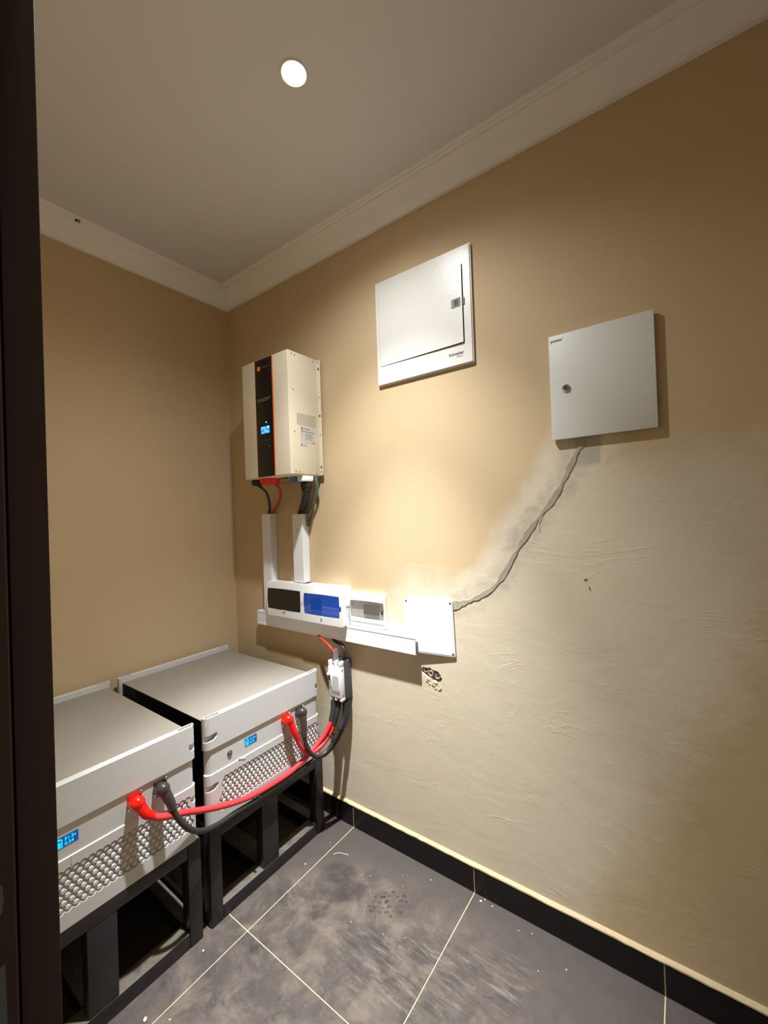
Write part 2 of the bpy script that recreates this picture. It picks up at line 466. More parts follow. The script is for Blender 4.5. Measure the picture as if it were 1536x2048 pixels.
# right wall: fine sheet with a broken hole, plus attributes for the skimmed plaster
CHASE = [(1.415, 1.077), (1.487, 1.104), (1.542, 1.130), (1.598, 1.172), (1.638, 1.223), (1.686, 1.306), (1.732, 1.376), (1.785, 1.444), (1.827, 1.501), (1.861, 1.565), (1.886, 1.617), (1.905, 1.651), (1.915, 1.675)]
CH = [Vector((p.x, p.y)) for p in smooth_path([(a, b, 0) for a, b in CHASE], 5)]
def seg_dist(q):
    best = 9
    for a, b in zip(CH[:-1], CH[1:]):
        ab = b - a; t = max(0, min(1, (q - a).dot(ab) / ab.length_squared))
        best = min(best, (q - a - ab * t).length)
    return best
def sst(a, b, x):
    t = max(0, min(1, (x - a) / (b - a))); return t * t * (3 - 2 * t)
def build_wall_right():
    bm = bm_new()
    st = 0.015
    nx, nz = int(round((XE) / st)), int(round(CEIL / st))
    hx0, hx1, hz0, hz1 = 84, 92, 50, 56   # grid cells replaced by the patch round the hole
    V = {}
    def vert(i, j):
        if (i, j) not in V: V[(i, j)] = bm.verts.new((i * XE / nx, 0, j * CEIL / nz))
        return V[(i, j)]
    for i in range(nx):
        for j in range(nz):
            if hx0 <= i < hx1 and hz0 <= j < hz1: continue
            bm.faces.new((vert(i, j), vert(i + 1, j), vert(i + 1, j + 1), vert(i, j + 1)))
    loop = [(i, hz0) for i in range(hx0, hx1)] + [(hx1, j) for j in range(hz0, hz1)] + [(i, hz1) for i in range(hx1, hx0, -1)] + [(hx0, j) for j in range(hz1, hz0, -1)]
    outer = [vert(*q) for q in loop]
    rnd = random.Random(3)
    hole = []
    for k in range(26):
        t = 2 * math.pi * k / 26
        e = 1 + rnd.uniform(-.16, .16)
        x = 1.315 + math.cos(t) * 0.046 * e; z = 0.797 + math.sin(t) * 0.020 * e - math.cos(t) * 0.006
        if math.sin(t) < -0.2: z -= 0.014 * rnd.random() * (1 + math.cos(t)) * .7
        hole.append(bm.verts.new((x, 0, z)))
    back = [bm.verts.new((v.co.x, 0.05, v.co.z)) for v in hole]
    allv = outer + hole
    for t in tessellate_polygon([[Vector((v.co.x, v.co.z, 0)) for v in outer], [Vector((v.co.x, v.co.z, 0)) for v in hole]]):
        try: bm.faces.new([allv[i] for i in t])
        except ValueError: pass
    n = len(hole)
    for k in range(n):
        bm.faces.new((hole[k], hole[(k + 1) % n], back[(k + 1) % n], back[k]))
    bm.faces.new(back)
    # give the wall its thickness
    a = [bm.verts.new(p) for p in ((-0.12, 0.12, 0), (XE + 0.12, 0.12, 0), (XE + 0.12, 0.12, CEIL), (-0.12, 0.12, CEIL))]
    bm.faces.new(a)
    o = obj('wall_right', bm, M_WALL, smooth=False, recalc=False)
    me = o.data
    skim_shade = me.attributes.new('skim', 'FLOAT', 'POINT'); sm = me.attributes.new('smear', 'FLOAT', 'POINT'); tr = me.attributes.new('trowel', 'FLOAT', 'POINT')
    og = ORG[o]
    for v in me.vertices:
        q = Vector((v.co.x + og.x, v.co.z + og.z)); d = seg_dist(q)
        x, z = q
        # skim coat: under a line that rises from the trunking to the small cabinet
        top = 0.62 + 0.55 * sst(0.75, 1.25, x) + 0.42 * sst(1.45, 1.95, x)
        s = sst(0.26, -0.24, z - top) * sst(0.45, 0.85, x) * sst(0.36, -0.34, x - 1.82 - 0.46 * z)  # right edge follows the soft shadow at lower right, put into the colour
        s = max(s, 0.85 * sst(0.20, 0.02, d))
        skim_shade.data[v.index].value = s
        tr.data[v.index].value = max(sst(0.25, -0.25, z - top - 0.1), 0.6 * sst(0.22, 0.05, d)) * (0.45 + 0.55 * sst(0.3, 0.9, x))
        m = 0.62 * sst(0.11, 0.02, d)
        if 1.890 < x < 1.955 and 1.585 < z < 1.70: m = max(m, 0.95)      # cement patch under the cabinet
        sm.data[v.index].value = m
    return o
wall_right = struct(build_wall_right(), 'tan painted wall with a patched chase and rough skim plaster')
# cement filled chase: a ribbon with uneven edges
bm = bm_new(); rnd = random.Random(11); L = []; Rr = []
for i, p in enumerate(CH):
    t = (CH[min(i + 1, len(CH) - 1)] - CH[max(i - 1, 0)]).normalized(); n_ = Vector((-t.y, t.x))
    wd = 0.0072 + 0.003 * math.sin(i * 0.7) + (0.006 if i < 3 else 0)
    L.append(p + n_ * (wd + rnd.uniform(-.002, .0025))); Rr.append(p - n_ * (wd + rnd.uniform(-.002, .0025)))
vf = [[bm.verts.new((q.x, -0.0022 + rnd.uniform(-.0006, .0006), q.y)) for q in S_] for S_ in (L, CH, Rr)]
vb = [[bm.verts.new((q.x, 0.002, q.y)) for q in S_] for S_ in (L, Rr)]
for i in range(len(CH) - 1):
    for a, b in ((vf[0], vf[1]), (vf[1], vf[2]), (vb[0], vf[0]), (vf[2], vb[1])):
        bm.faces.new((a[i], b[i], b[i + 1], a[i + 1]))
obj('filled_chase', bm, M_CEMENT, wall_right)
# scraped chips in the paint
for cx, cz, rx, rz, a in ((1.903, 1.214, .006, .0025, .35), (1.914, 1.187, .0025, .007, .3), (1.772, 1.418, .004, .022, -.35), (1.763, 1.385, .004, .016, .1)):
    bm = bm_new(); pts = []
    for k in range(9):
        t = 2 * math.pi * k / 9; e = rnd.uniform(.7, 1.2)
        px, pz = math.cos(t) * rx * e, math.sin(t) * rz * e
        pts.append((cx + px * math.cos(a) - pz * math.sin(a), cz + px * math.sin(a) + pz * math.cos(a)))
    add_prism(bm, [pts], 'y', -0.0012, 0.001)
    obj('paint_chip', bm, M_DKCHIP if cx > 1.85 else M_PLASTER, wall_right)

# the other walls
bm = bm_new(); add_box(bm, -0.12, 0.0, YF - 0.15, 0.0, 0, CEIL)
wall_left = struct(obj('wall_left', bm, M_WALLP, smooth=False), 'plain tan painted wall behind the batteries')
for pts in ([(-.150, .872), (-.138, .898), (-.134, .893), (-.143, .868)], [(-.164, .842), (-.146, .862), (-.128, .868), (-.138, .850), (-.120, .846), (-.150, .834)], [(-.120, .810), (-.106, .838), (-.104, .832), (-.112, .806)]):
    bm = bm_new(); add_prism(bm, [pts], 'x', -0.001, 0.0012); obj('paint_chip', bm, M_PLASTER, wall_left, smooth=False)
bm = bm_new(); add_box(bm, XE, XE + 0.12, YF - 0.15, 0.0, 0, CEIL)
struct(obj('wall_end', bm, M_WALLP, smooth=False), 'tan end wall out of view on the right')
DX0, DX1, DH = 1.530, 2.45, 2.20
bm = bm_new()
add_prism(bm, [[(0, 0), (DX0, 0), (DX0, DH), (DX1, DH), (DX1, 0), (XE, 0), (XE, CEIL), (0, CEIL)]], 'y', YF - 0.15, YF)
struct(obj('wall_front', bm, M_WALLP, smooth=False), 'tan wall with the doorway the view looks through')
# door frame
door = thing('door_1', 'dark brown door frame along the left edge of the view', 'door frame', (DX0, YF - 0.075, 0))
del door['category']; struct(door)
bm = bm_new(); add_box(bm, DX0, 1.560, YF - 0.034, YF + 0.002, 0, DH - 0.03, 0.0015, 2); obj('jamb', bm, M_JAMB, door)
bm = bm_new(); add_box(bm, DX0, 1.5655, YF - 0.150, YF - 0.0365, 0, DH - 0.03, 0.0030, 3); obj('door_stop', bm, M_JAMB, door)
bm = bm_new(); add_box(bm, DX1 - 0.03, DX1, YF - 0.150, YF + 0.002, 0, DH - 0.03, 0.0015, 2); obj('jamb', bm, M_JAMB, door)
bm = bm_new(); add_box(bm, DX0, DX1, YF - 0.150, YF + 0.002, DH - 0.03, DH, 0.0015, 2); obj('head', bm, M_JAMB, door)
for z0, z1, y0, y1 in ((1.032, 1.066, -1.372, -1.3475), (0.86, 0.981, -1.375, -1.3468)):
    bm = bm_new(); add_prism(bm, [[(y0, z0), (y1 - .002, z0 + .003), (y1, z0 + .015), (y1 - .001, z1), (y0, z1 - .004)]], 'x', 1.5655, 1.5665)
    obj('protective_film', bm, M_FILM, door)

# cornice
PROF = [(0.0, 2.690), (0.016, 2.690), (0.019, 2.704), (0.027, 2.709), (0.034, 2.722), (0.046, 2.740), (0.062, 2.754), (0.077, 2.759), (0.078, 2.768), (0.092, 2.768), (0.094, 2.774), (0.101, 2.775), (0.103, 2.780), (0.0, 2.780)]
def cornice(name, fn, n=24):
    bm = bm_new(); rings = []
    rr = random.Random(len(name) + int(name[-1]))
    for i in range(n + 1):
        wob = rr.uniform(-.0012, .0012) if 0 < i < n else 0
        rings.append([fn(i / n, d, z + (wob if k in (1, 2, 8, 9) else 0)) for k, (d, z) in enumerate(PROF)])
    add_rings(bm, rings)
    return struct(obj(name, bm, M_CORN, smooth=True, angle=30), 'white plaster cornice between wall and ceiling')
cornice('trim_1', lambda t, d, z: Vector((d + (XE - 2 * d) * t, -d, z)))
trim2 = cornice('trim_2', lambda t, d, z: Vector((d, YF + d + (-YF - 2 * d) * t, z)))
cornice('trim_3', lambda t, d, z: Vector((d + (XE - 2 * d) * t, YF + d, z)))
cornice('trim_4', lambda t, d, z: Vector((XE - d, YF + d + (-YF - 2 * d) * t, z)))
bm = bm_new(); add_prism(bm, [[(-.787, 2.7674), (-.776, 2.7668), (-.7735, 2.7735), (-.772, 2.7735), (-.7715, 2.7666), (-.768, 2.7674), (-.774, 2.7684)]], 'x', .0772, .0932); obj('crack', bm, M_DARKHOLE, trim2, smooth=False)
# skirting: separate tiles with grout joints and a plaster ledge on top
bm = bm_new(); add_box(bm, 0.012, XE, -0.0085, 0, 0.0, 0.0965)
base = struct(obj('baseboard_right', bm, M_GROUT, smooth=False), 'black tiled skirting with pale joints and a rough plaster ledge')
for a, b in zip(GX[:-1], GX[1:]):
    bm = bm_new(); add_box(bm, a + (.013 if a == 0 else .0016), b - .0016, -0.0105, -0.002, 0.0018, 0.0965, 0.0008, 1)
    obj('skirting_tile', bm, M_SKIRT, base, smooth=False)
bm = bm_new(); rings = []
for i in range(121):
    x = 0.012 + (XE - 0.012) * i / 120; e = rnd.uniform(-.0012, .0012); e2 = rnd.uniform(-.001, .001)
    rings.append([Vector((x, 0.0, 0.0965)), Vector((x, -0.0112 + e, 0.0965)), Vector((x, -0.0108 + e, 0.1005 + e2)), Vector((x, -0.004, 0.107 + e2)), Vector((x, 0.0, 0.109))])
add_rings(bm, rings); obj('plaster_ledge', bm, M_PLASTER, base)
bm = bm_new(); add_box(bm, 0, 0.011, YF, -0.012, 0, 0.0965)
base2 = struct(obj('baseboard_left', bm, M_SKIRT, smooth=False), 'black tiled skirting behind the battery racks')

# ------------------------------------------------------------------ downlight
t = thing('downlight', 'lit round recessed ceiling downlight with a thin white rim', 'ceiling light', (LAMP.x, LAMP.y, CEIL - 0.005))
bm = bm_new(); seg = 40; rings = []
for r, z in ((0.0405, CEIL), (0.0400, CEIL - .003), (0.0375, CEIL - .005), (0.0345, CEIL - .004), (0.0325, CEIL - .001), (0.0325, CEIL)):
    rings.append([Vector((LAMP.x + r * math.cos(2 * math.pi * i / seg), LAMP.y + r * math.sin(2 * math.pi * i / seg), z)) for i in range(seg)])
add_rings(bm, rings, cap=False); obj('rim', bm, M_RIM, t)
bm = bm_new(); add_lathe(bm, (LAMP.x, LAMP.y, CEIL), (0, 0, -1), [(0, .0322), (.0012, .0318), (.002, .028)], 40); obj('lens', bm, M_LENS, t)
for nm, en, size, aim in (('downlight_beam', LAMP_BEAM, 49.5, LAMP_AIM), ('downlight_halo', LAMP_MID, 82, LAMP_AIM), ('downlight_spill', LAMP_SPILL, 150, Vector((LAMP.x, LAMP.y, 0)))):
    ld = bpy.data.lights.new(nm, 'SPOT'); ld.energy = en; ld.spot_size = R(size); ld.spot_blend = 1.0; ld.shadow_soft_size = 0.028
    ld.color = (0.96, 0.985, 1.0)
    lo = bpy.data.objects.new(nm, ld); C.objects.link(lo); lo.parent = t; lo.location = (0, 0, -0.012)
    lo.rotation_euler = (aim - (LAMP - Vector((0, 0, .017)))).to_track_quat('-Z', 'Y').to_euler()

# ------------------------------------------------------------------ battery racks
def make_rack():
    t = thing('battery_rack', 'black steel rack under the battery nearer the right wall', 'rack', (0.41, -0.3735, 0), 'battery racks')
    x0, x1, y0, y1, H = 0.050, 0.768, -0.657, -0.090, 0.345
    p = 0.047; b = 0.004
    def part(name, *a, m=M_RACK):
        bm = bm_new(); add_box(bm, *a, b, 2); return obj(name, bm, m, t)
    for px in ((x0, x0 + p), (x1 - p, x1)):
        for py in ((y0, y0 + p), (y1 - p, y1)):
            part('post', px[0], px[1], py[0], py[1], 0.0, H)
    for px in ((x0, x0 + p), (x1 - p, x1)):
        part('top_rail', px[0] + .001, px[1] - .0008, y0 + p, y1 - p, 0.300, H)
        part('bottom_rail', px[0] + .001 - (0.012 if px[1] == x1 else 0), px[1] - .0008, y0 + p, y1 - p, 0.0, 0.050)
        part('middle_post', px[0] + .001, px[1] - .0015, -0.431, -0.352, 0.050, 0.300)
    for py in ((y0, y0 + p), (y1 - p, y1)):
        part('side_top_rail', x0 + p, x1 - p, py[0] + .001, py[1] - .001, 0.300, H)
        part('side_bottom_rail', x0 + p, x1 - p - .012, py[0] + .001, py[1] - .001, 0.0, 0.050)
        part('side_post', 0.385, 0.435, py[0] + .002, py[1] - .002, 0.050, 0.300)
    part('cross_rail', x0 + p, x1 - p - .012, -0.431, -0.352, 0.0, 0.050)
    part('cross_rail', x0 + p, x1 - p, -0.420, -0.365, 0.305, 0.340)
    part('cross_rail', 0.385, 0.445, y0 + p, -0.431, 0.0, 0.045)
    part('cross_rail', 0.385, 0.445, -0.352, y1 - p, 0.0, 0.045)
    return t
rack2 = make_rack()
DY = -0.598
rack1 = copy_tree(rack2, None, (0, DY, 0)); rack1['label'] = 'black steel rack under the battery beside the door frame'

# ------------------------------------------------------------------ batteries
def make_battery():
    t = thing('battery', 'light grey rack battery nearer the right wall, its screen by a round button', 'battery', (0.40, -0.3775, 0.3455), 'rack batteries')
    z0, z1 = 0.3455, 0.740
    ya, yb = -0.660, -0.095
    bm = bm_new(); add_box(bm, 0.062, 0.742, ya + 0.016, yb - 0.016, z0, 0.716, 0.002, 1); obj('case', bm, M_CASE, t)
    bm = bm_new(); add_box(bm, 0.060, 0.743, ya + 0.014, yb - 0.014, 0.716, 0.7195, 0.0012, 2); obj('top_plate', bm, M_TOP, t)
    # front panel lofted from plan outlines
    def plan(ins, fx=0.768, bx=0.7435, seg=8, r=0.021):
        a, b, f = ya + ins, yb - ins, fx - ins
        out = [Vector((bx, b, 0)), Vector((bx, a, 0))]
        for cy, s in ((a + r, 0), (b - r, 1)):
            for i in range(seg + 1):
                an = R(180 + 90 * i / seg) if s == 0 else R(270 + 90 * i / seg)
                # angle measured in (y, -x): start pointing to -y, turn to +x, then to +y
                out.append(Vector((f - r - math.sin(an) * r, cy + math.cos(an) * r, 0)))
        return out
    def ring(z, ins): return [Vector((p.x, p.y, z)) for p in plan(ins)]
    bm = bm_new()
    add_rings(bm, [ring(z0, .0015), ring(.534, .0015), ring(.536, .0055), ring(.624, .0055), ring(.6255, 0), ring(z1 - .001, 0), ring(z1, .001)])
    fp = obj('front_panel', bm, M_BATT, t)
    # openings cut into it
    cut = bm_new()
    pit, row = 0.0188, 0.0163
    zt = 0.4965; nrow = 7
    rows = []
    for r_ in range(nrow):
        z = zt - r_ * row
        ys = -0.592 - (0.030 * r_ / nrow) ; ye = -0.128 + 0.018 * r_ / nrow
        off = pit / 2 if r_ % 2 else 0
        k0 = math.ceil((ys + 0.62 - off) / pit); k1 = math.floor((ye + 0.62 - off) / pit)
        rows.append([(-0.62 + off + k * pit, z) for k in range(k0, k1 + 1)])
    rr = 0.0108
    outl = []
    for (y, z) in rows[0]:
        for an in (150, 120, 90, 60, 30): outl.append((y + rr * math.cos(R(an)), z + rr * math.sin(R(an))))
    for L in rows[1:-1]:
        y, z = L[-1]; outl += [(y + rr * math.cos(R(a)), z + rr * math.sin(R(a))) for a in (20, -20)]
    for (y, z) in reversed(rows[-1]):
        for an in (-30, -60, -90, -120, -150): outl.append((y + rr * math.cos(R(an)), z + rr * math.sin(R(an))))
    for L in reversed(rows[1:-1]):
        y, z = L[0]; outl += [(y + rr * math.cos(R(a)), z + rr * math.sin(R(a))) for a in (200, 160)]
    add_prism(cut, [outl], 'x', 0.7575, 0.80)
    for zz, dz in ((0.652, .028), (0.474, .026)):      # latch slots at both ends
        add_prism(cut, [[(ya - .02, zz), (ya + .034, zz + .004), (ya + .046, zz + .014), (ya + .046, zz + dz), (ya - .02, zz + dz - .004)]], 'x', 0.7515, 0.80)
        add_prism(cut, [[(yb + .02, zz), (yb - .018, zz + .004), (yb - .027, zz + .012), (yb - .027, zz + dz), (yb + .02, zz + dz - .004)]], 'x', 0.7515, 0.80)
    for a, b in ((ya + .006, ya + .058), (yb - .058, yb - .012)):   # pockets in the top edge
        add_box(cut, 0.7475, 0.7625, a, b, 0.712, 0.76)
    add_box(cut, 0.70, 0.7700, yb - 0.0085, yb - 0.0055, 0.722, 0.76)
    boolean_cut(fp, cut)
    # studs of the ventilation grille
    bm = bm_new()
    for L in rows:
        for (y, z) in L:
            add_rings(bm, [[Vector((x, y + q * math.cos(2 * math.pi * i / 8), z + q * math.sin(2 * math.pi * i / 8))) for i in range(8)] for x, q in ((.7568, .0080), (.7618, .0074), (.7648, .0052))])
    obj('grille_studs', bm, M_BATT, fp, kind='stuff')
    # rear panel
    bm = bm_new(); add_prism(bm, [rrect(0.032, 0.0585, ya, yb, 0.008)], 'z', z0, z1); rp = obj('rear_panel', bm, M_BATT, t)
    cut = bm_new()
    for a, b in ((ya + .010, ya + .055), (yb - .055, yb - .010)): add_box(cut, 0.038, 0.053, a, b, 0.716, 0.76)
    boolean_cut(rp, cut)
    # screen
    fx = 0.7627
    bm = bm_new(); add_box(bm, fx - .002, fx + .0008, -0.497, -0.442, 0.567, 0.5965, .0006, 1); sc = obj('screen', bm, M_BSCR, t)
    bm = bm_new()
    for (a, b, c, d) in ((-0.4945, -0.479, .569, .571), (-0.4945, -0.4925, .569, .591), (-0.481, -0.479, .569, .591), (-.4945, -.479, .589, .591), (-.490, -.4835, .591, .594), (-.491, -.4825, .5725, .5755), (-.491, -.4825, .577, .580), (-.491, -.4825, .5815, .5845)):
        add_box(bm, fx, fx + .0013, a, b, c, d)
    add_text(bm, '51.2v', 0.0125, face_x(fx + .0010, -0.4745, 0.5835), .0003, .0002)
    add_text(bm, '0.34', 0.0125, face_x(fx + .0010, -0.4745, 0.5705), .0003, .0002)
    obj('screen_digits', bm, M_BSEG, sc)
    # button
    bm = bm_new(); add_lathe(bm, (fx - .001, -0.563, 0.576), (1, 0, 0), [(0, .0105), (.003, .0105), (.0042, .0085), (.0030, .0070), (.0052, .0060), (.0060, .004), (.0062, 0)], 24)
    obj('button', bm, M_SCREW, t)
    # raised moulding marks beside the lower groove
    for pts in ([(-0.530, .536), (-0.500, .524), (-0.498, .527), (-0.528, .540)], [(-0.462, .512), (-0.459, .512), (-0.457, .534), (-0.460, .534)]):
        bm = bm_new(); add_prism(bm, [pts], 'x', .7655, .7678); obj('moulding_mark', bm, M_BATT, t)
    # terminals with their screws
    for y in (-0.295, -0.218):
        bm = bm_new(); add_box(bm, fx - .001, fx + .006, y - .020, y + .020, .568, .614, .003, 2); tm = obj('terminal_base', bm, M_BLACKM if y > -.25 else M_REDB, t)
        for dy, dz in ((.0165, .020), (-.0165, -.020)):
            bm = bm_new(); add_lathe(bm, (fx + .004, y + dy, .591 + dz), (1, 0, 0), [(0, .0062), (.005, .0062), (.0068, .005), (.0068, .0025), (.005, .002)], 14)
            obj('terminal_screw', bm, M_CHROME, tm)
    return t
batt2 = make_battery()
batt1 = copy_tree(batt2, None, (0, DY, 0)); batt1['label'] = 'light grey rack battery beside the door frame, its blue screen cut off by it'
del batt1['group'], batt2['group'], rack1['group'], rack2['group']

# ------------------------------------------------------------------ battery cables
def boot_bm(c, n, e, r=0.021, rn=0.0125):
    """rubber boot: a dome over the terminal with a neck towards the cable"""
    bm = bm_new(); c = Vector(c)
    prof = []
    for i in range(9):
        a = R(-20 + 110 * i / 8); prof.append((math.sin(a) * r, math.cos(a) * r))
    add_lathe(bm, c, (1, 0, 0.25), [(-.030, r * .95)] + prof, 20)
    add_tube(bm, [c + (Vector(n) - c) * .1, n, e], 0, 16, 6, radii=(r * .82, rn))
    return bm
def battery_cable(name, label, path, r, mat, bootmat, c, sleeve_from, sl_r, sl_mat=None):
    t = thing(name, label, 'cable', path[0])
    bm = bm_new(); add_tube(bm, path, r, 14, 7); obj('sheath', bm, mat, t)
    bm = boot_bm(c, path[0], path[1]); obj('boot', bm, bootmat, t)
    bm = bm_new(); add_tube(bm, path[sleeve_from:], sl_r, 14, 7); obj('sleeve', bm, sl_mat or M_SLEEVE, t)
    return t
battery_cable('battery_cable', 'short red cable from the right battery up to the small breaker',
    [(.800, -.284, .545), (.802, -.271, .508), (.803, -.252, .467), (.803, -.225, .430), (.807, -.192, .410), (.818, -.147, .421), (.829, -.110, .448), (.843, -.086, .498), (.848, -.066, .550), (.846, -.046, .598)], .0098, M_RED, M_REDB, (.789, -.300, .596), 7, .0125)
battery_cable('battery_cable', 'short black cable hanging from the right battery and looping up to the breaker',
    [(.802, -.230, .555), (.812, -.237, .502), (.822, -.226, .447), (.833, -.195, .404), (.846, -.152, .401), (.858, -.114, .431), (.872, -.080, .483), (.880, -.050, .532), (.877, -.040, .596)], .0088, M_BLKC, M_BLKB, (.789, -.223, .596), 6, .0125)
battery_cable('battery_cable', 'long red cable crossing from the left battery to the breaker',
    [(.805, -.880, .559), (.812, -.862, .542), (.815, -.841, .527), (.810, -.800, .507), (.803, -.757, .487), (.793, -.700, .456), (.793, -.625, .425), (.790, -.541, .397), (.789, -.474, .384), (.789, -.378, .377), (.789, -.299, .377), (.791, -.240, .389), (.800, -.198, .409), (.812, -.152, .440), (.826, -.118, .475), (.838, -.096, .518), (.836, -.078, .560), (.829, -.066, .600)], .0105, M_RED, M_REDB, (.790, -.896, .593), 15, .0125)
battery_cable('battery_cable', 'long black cable sagging between the two batteries along the rack',
    [(.805, -.808, .557), (.814, -.802, .528), (.825, -.786, .485), (.830, -.758, .444), (.822, -.722, .411), (.810, -.681, .388), (.798, -.630, .372), (.791, -.566, .366), (.789, -.499, .360), (.788, -.403, .357), (.788, -.299, .3565), (.792, -.225, .361), (.812, -.172, .378), (.836, -.135, .388), (.858, -.093, .424), (.876, -.060, .482), (.885, -.034, .540), (.883, -.022, .598)], .0090, M_BLKC, M_BLKB, (.790, -.820, .593), 15, .0125)
def cable_tie(label, c, d, rx, rz):
    bm = bm_new(); d, u, v = basis(d); c = Vector(c); rings = []
    for i in range(24):
        a = 2 * math.pi * i / 24; q = u * math.cos(a) * rx + v * math.sin(a) * rz
        rings.append([c + q * s + d * e for s, e in ((1, -.0022), (1, .0022), (1 + .0014 / rx, .0022), (1 + .0014 / rx, -.0022))])
    rings.append(rings[0])
    add_rings(bm, rings, cap=False)
    add_box(bm, -.003, .003, -.003, .003, -.003, .006, M=Matrix.Translation(c + v * (rz + .001)))
    tag(obj('cable_tie', bm, M_BLACKM), label, 'cable tie')
cable_tie('black cable tie round the bundled cables below the breaker', (.845, -.096, .450), (.2, .35, .7), .034, .022)
cable_tie('thin cable tie round the red cable above the rack middle post', (.789, -.474, .372), (0, 1, -.15), .0235, .0130)

# ------------------------------------------------------------------ small moulded case breaker
t = thing('breaker', 'white and grey moulded breaker with a small lever hung below the trunking', 'breaker', (0.853, 0.0, 0.605))
bm = bm_new(); add_box(bm, .816, .890, -.052, -.001, .606, .782, .002, 2); obj('base', bm, M_DGREY, t)
bm = bm_new(); add_box(bm, .816, .890, -.080, -.052, .622, .762, .0025, 2); cv = obj('cover', bm, M_BOX, t)
for z0, z1 in ((.762, .786), (.606, .622)):
    for x0, x1 in ((.816, .828), (.847, .859), (.878, .890)):
        bm = bm_new(); add_box(bm, x0, x1, -.078, -.052, z0, z1, .002, 2); obj('terminal_barrier', bm, M_BOX, t)
    for x in (.8375, .8685):
        bm = bm_new(); add_cyl(bm, (x, -.064, (z0 + z1) / 2), (x, -.052, (z0 + z1) / 2), .0075, None, 12); obj('terminal_screw', bm, M_SCREW, t)
bm = bm_new(); add_box(bm, .8355, .886, -.084, -.0795, .650, .735, .0015, 2); obj('raised_plate', bm, M_BOX, cv)
bm = bm_new(); add_box(bm, .818, .8335, -.0835, -.0795, .690, .737, .001, 2); obj('lever_frame', bm, M_BOX, cv)
bm = bm_new(); add_box(bm, .8205, .831, -.0842, -.082, .696, .722, .0005, 1); obj('lever_slot', bm, M_BLACKM, cv)
bm = bm_new(); add_box(bm, .8205, .831, -.096, -.083, .722, .733, .002, 2); obj('lever', bm, M_BOX, cv)
bm = bm_new(); add_box(bm, .846, .882, -.0847, -.0836, .657, .722, .0003, 1); obj('rating_label', bm, M_STICK, cv)
bm = bm_new(); add_box(bm, .820, .834, -.0812, -.0796, .658, .676, .0003, 1); obj('test_label', bm, M_INKG, cv)
for x, z in ((.886, .748), (.886, .634)):
    bm = bm_new(); add_cyl(bm, (.8895, -.066, z), (.8915, -.066, z), .0035, None, 10); obj('rivet', bm, M_SCREW, cv)
bm = bm_new(); add_cyl(bm, (.8895, -.034, .705), (.8906, -.034, .705), .004, None, 10); obj('case_hole', bm, M_DARKHOLE, t)
bm = bm_new(); add_prism(bm, [[(-.081, .776), (-.046, .776), (-.046, .790), (-.052, .838), (-.066, .841), (-.074, .833)]], 'x', .8525, .8545); obj('phase_barrier', bm, M_GREYP, t)
t.rotation_euler.y = R(-1.2)
bm = bm_new(); add_tube(bm, [(.690, -.026, .890), (.735, -.045, .868), (.785, -.062, .858), (.822, -.068, .843), (.839, -.066, .820), (.838, -.062, .786)], .0062, 10, 6)
tag(obj('breaker_cable', bm, M_DKRED), 'thin red cable from the horizontal trunking into the breaker top', 'cable')
bm = bm_new(); add_tube(bm, [(.780, -.024, .890), (.815, -.030, .862), (.862, -.034, .850), (.882, -.040, .826), (.8685, -.050, .786)], .0085, 10, 6)
tag(obj('breaker_cable', bm, M_BLKC), 'black cable from the horizontal trunking behind the grey barrier', 'cable')

# ------------------------------------------------------------------ trunking
def vertical_trunk(label, x0, x1, d, z0, z1):
    t = thing('cable_trunking', label, 'trunking', ((x0 + x1) / 2, 0, z0))
    w_ = .0022
    bm = bm_new(); add_prism(bm, [[(x0 + w_, 0), (x1 - w_, 0), (x1 - w_, -d + .006), (x1 - 2 * w_, -d + .006), (x1 - 2 * w_, -w_), (x0 + 2 * w_, -w_), (x0 + 2 * w_, -d + .006), (x0 + w_, -d + .006)]], 'z', z0, z1 - .001)
    obj('channel', bm, M_PVC, t, smooth=False)
    bm = bm_new(); add_prism(bm, [[(x0, -.003), (x0, -d + .001), (x0 + .001, -d), (x1 - .001, -d), (x1, -d + .001), (x1, -.003), (x1 - w_ * .8, -.003), (x1 - w_ * .8, -d + w_), (x0 + w_ * .8, -d + w_), (x0 + w_ * .8, -.003)]], 'z', z0, z1)
    obj('lid', bm, M_PVC, t, smooth=False)
    return t
vertical_trunk('white vertical trunking nearer the corner, under the red and black inverter cables', .318, .387, .043, .9495, 1.4745)
t2 = vertical_trunk('white vertical trunking that stands on the breaker boxes under the inverter socket', .563, .635, .045, 1.1245, 1.4665)
bm = bm_new()
for i, wd in enumerate((.016, .012, .018)): add_box(bm, .590, .590 + wd, -.0453, -.0448, 1.392 - i * .006, 1.3935 - i * .006)
obj('printed_marks', bm, M_INKG, t2, smooth=False)
t = thing('cable_trunking', 'white horizontal trunking with an open right end below the breaker boxes', 'trunking', (0.76, 0, .873))
hz0, hz1, hd = .8735, .9485, .042
bm = bm_new()
add_prism(bm, [[(0, hz0 + .002), (0, hz1 - .002), (-hd + .006, hz1 - .002), (-hd + .006, hz1 - .004), (-.0025, hz1 - .004), (-.0025, hz0 + .004), (-hd + .006, hz0 + .004), (-hd + .006, hz0 + .002)]], 'x', .2535, 1.206)
obj('channel', bm, M_PVC, t, smooth=False)
bm = bm_new()
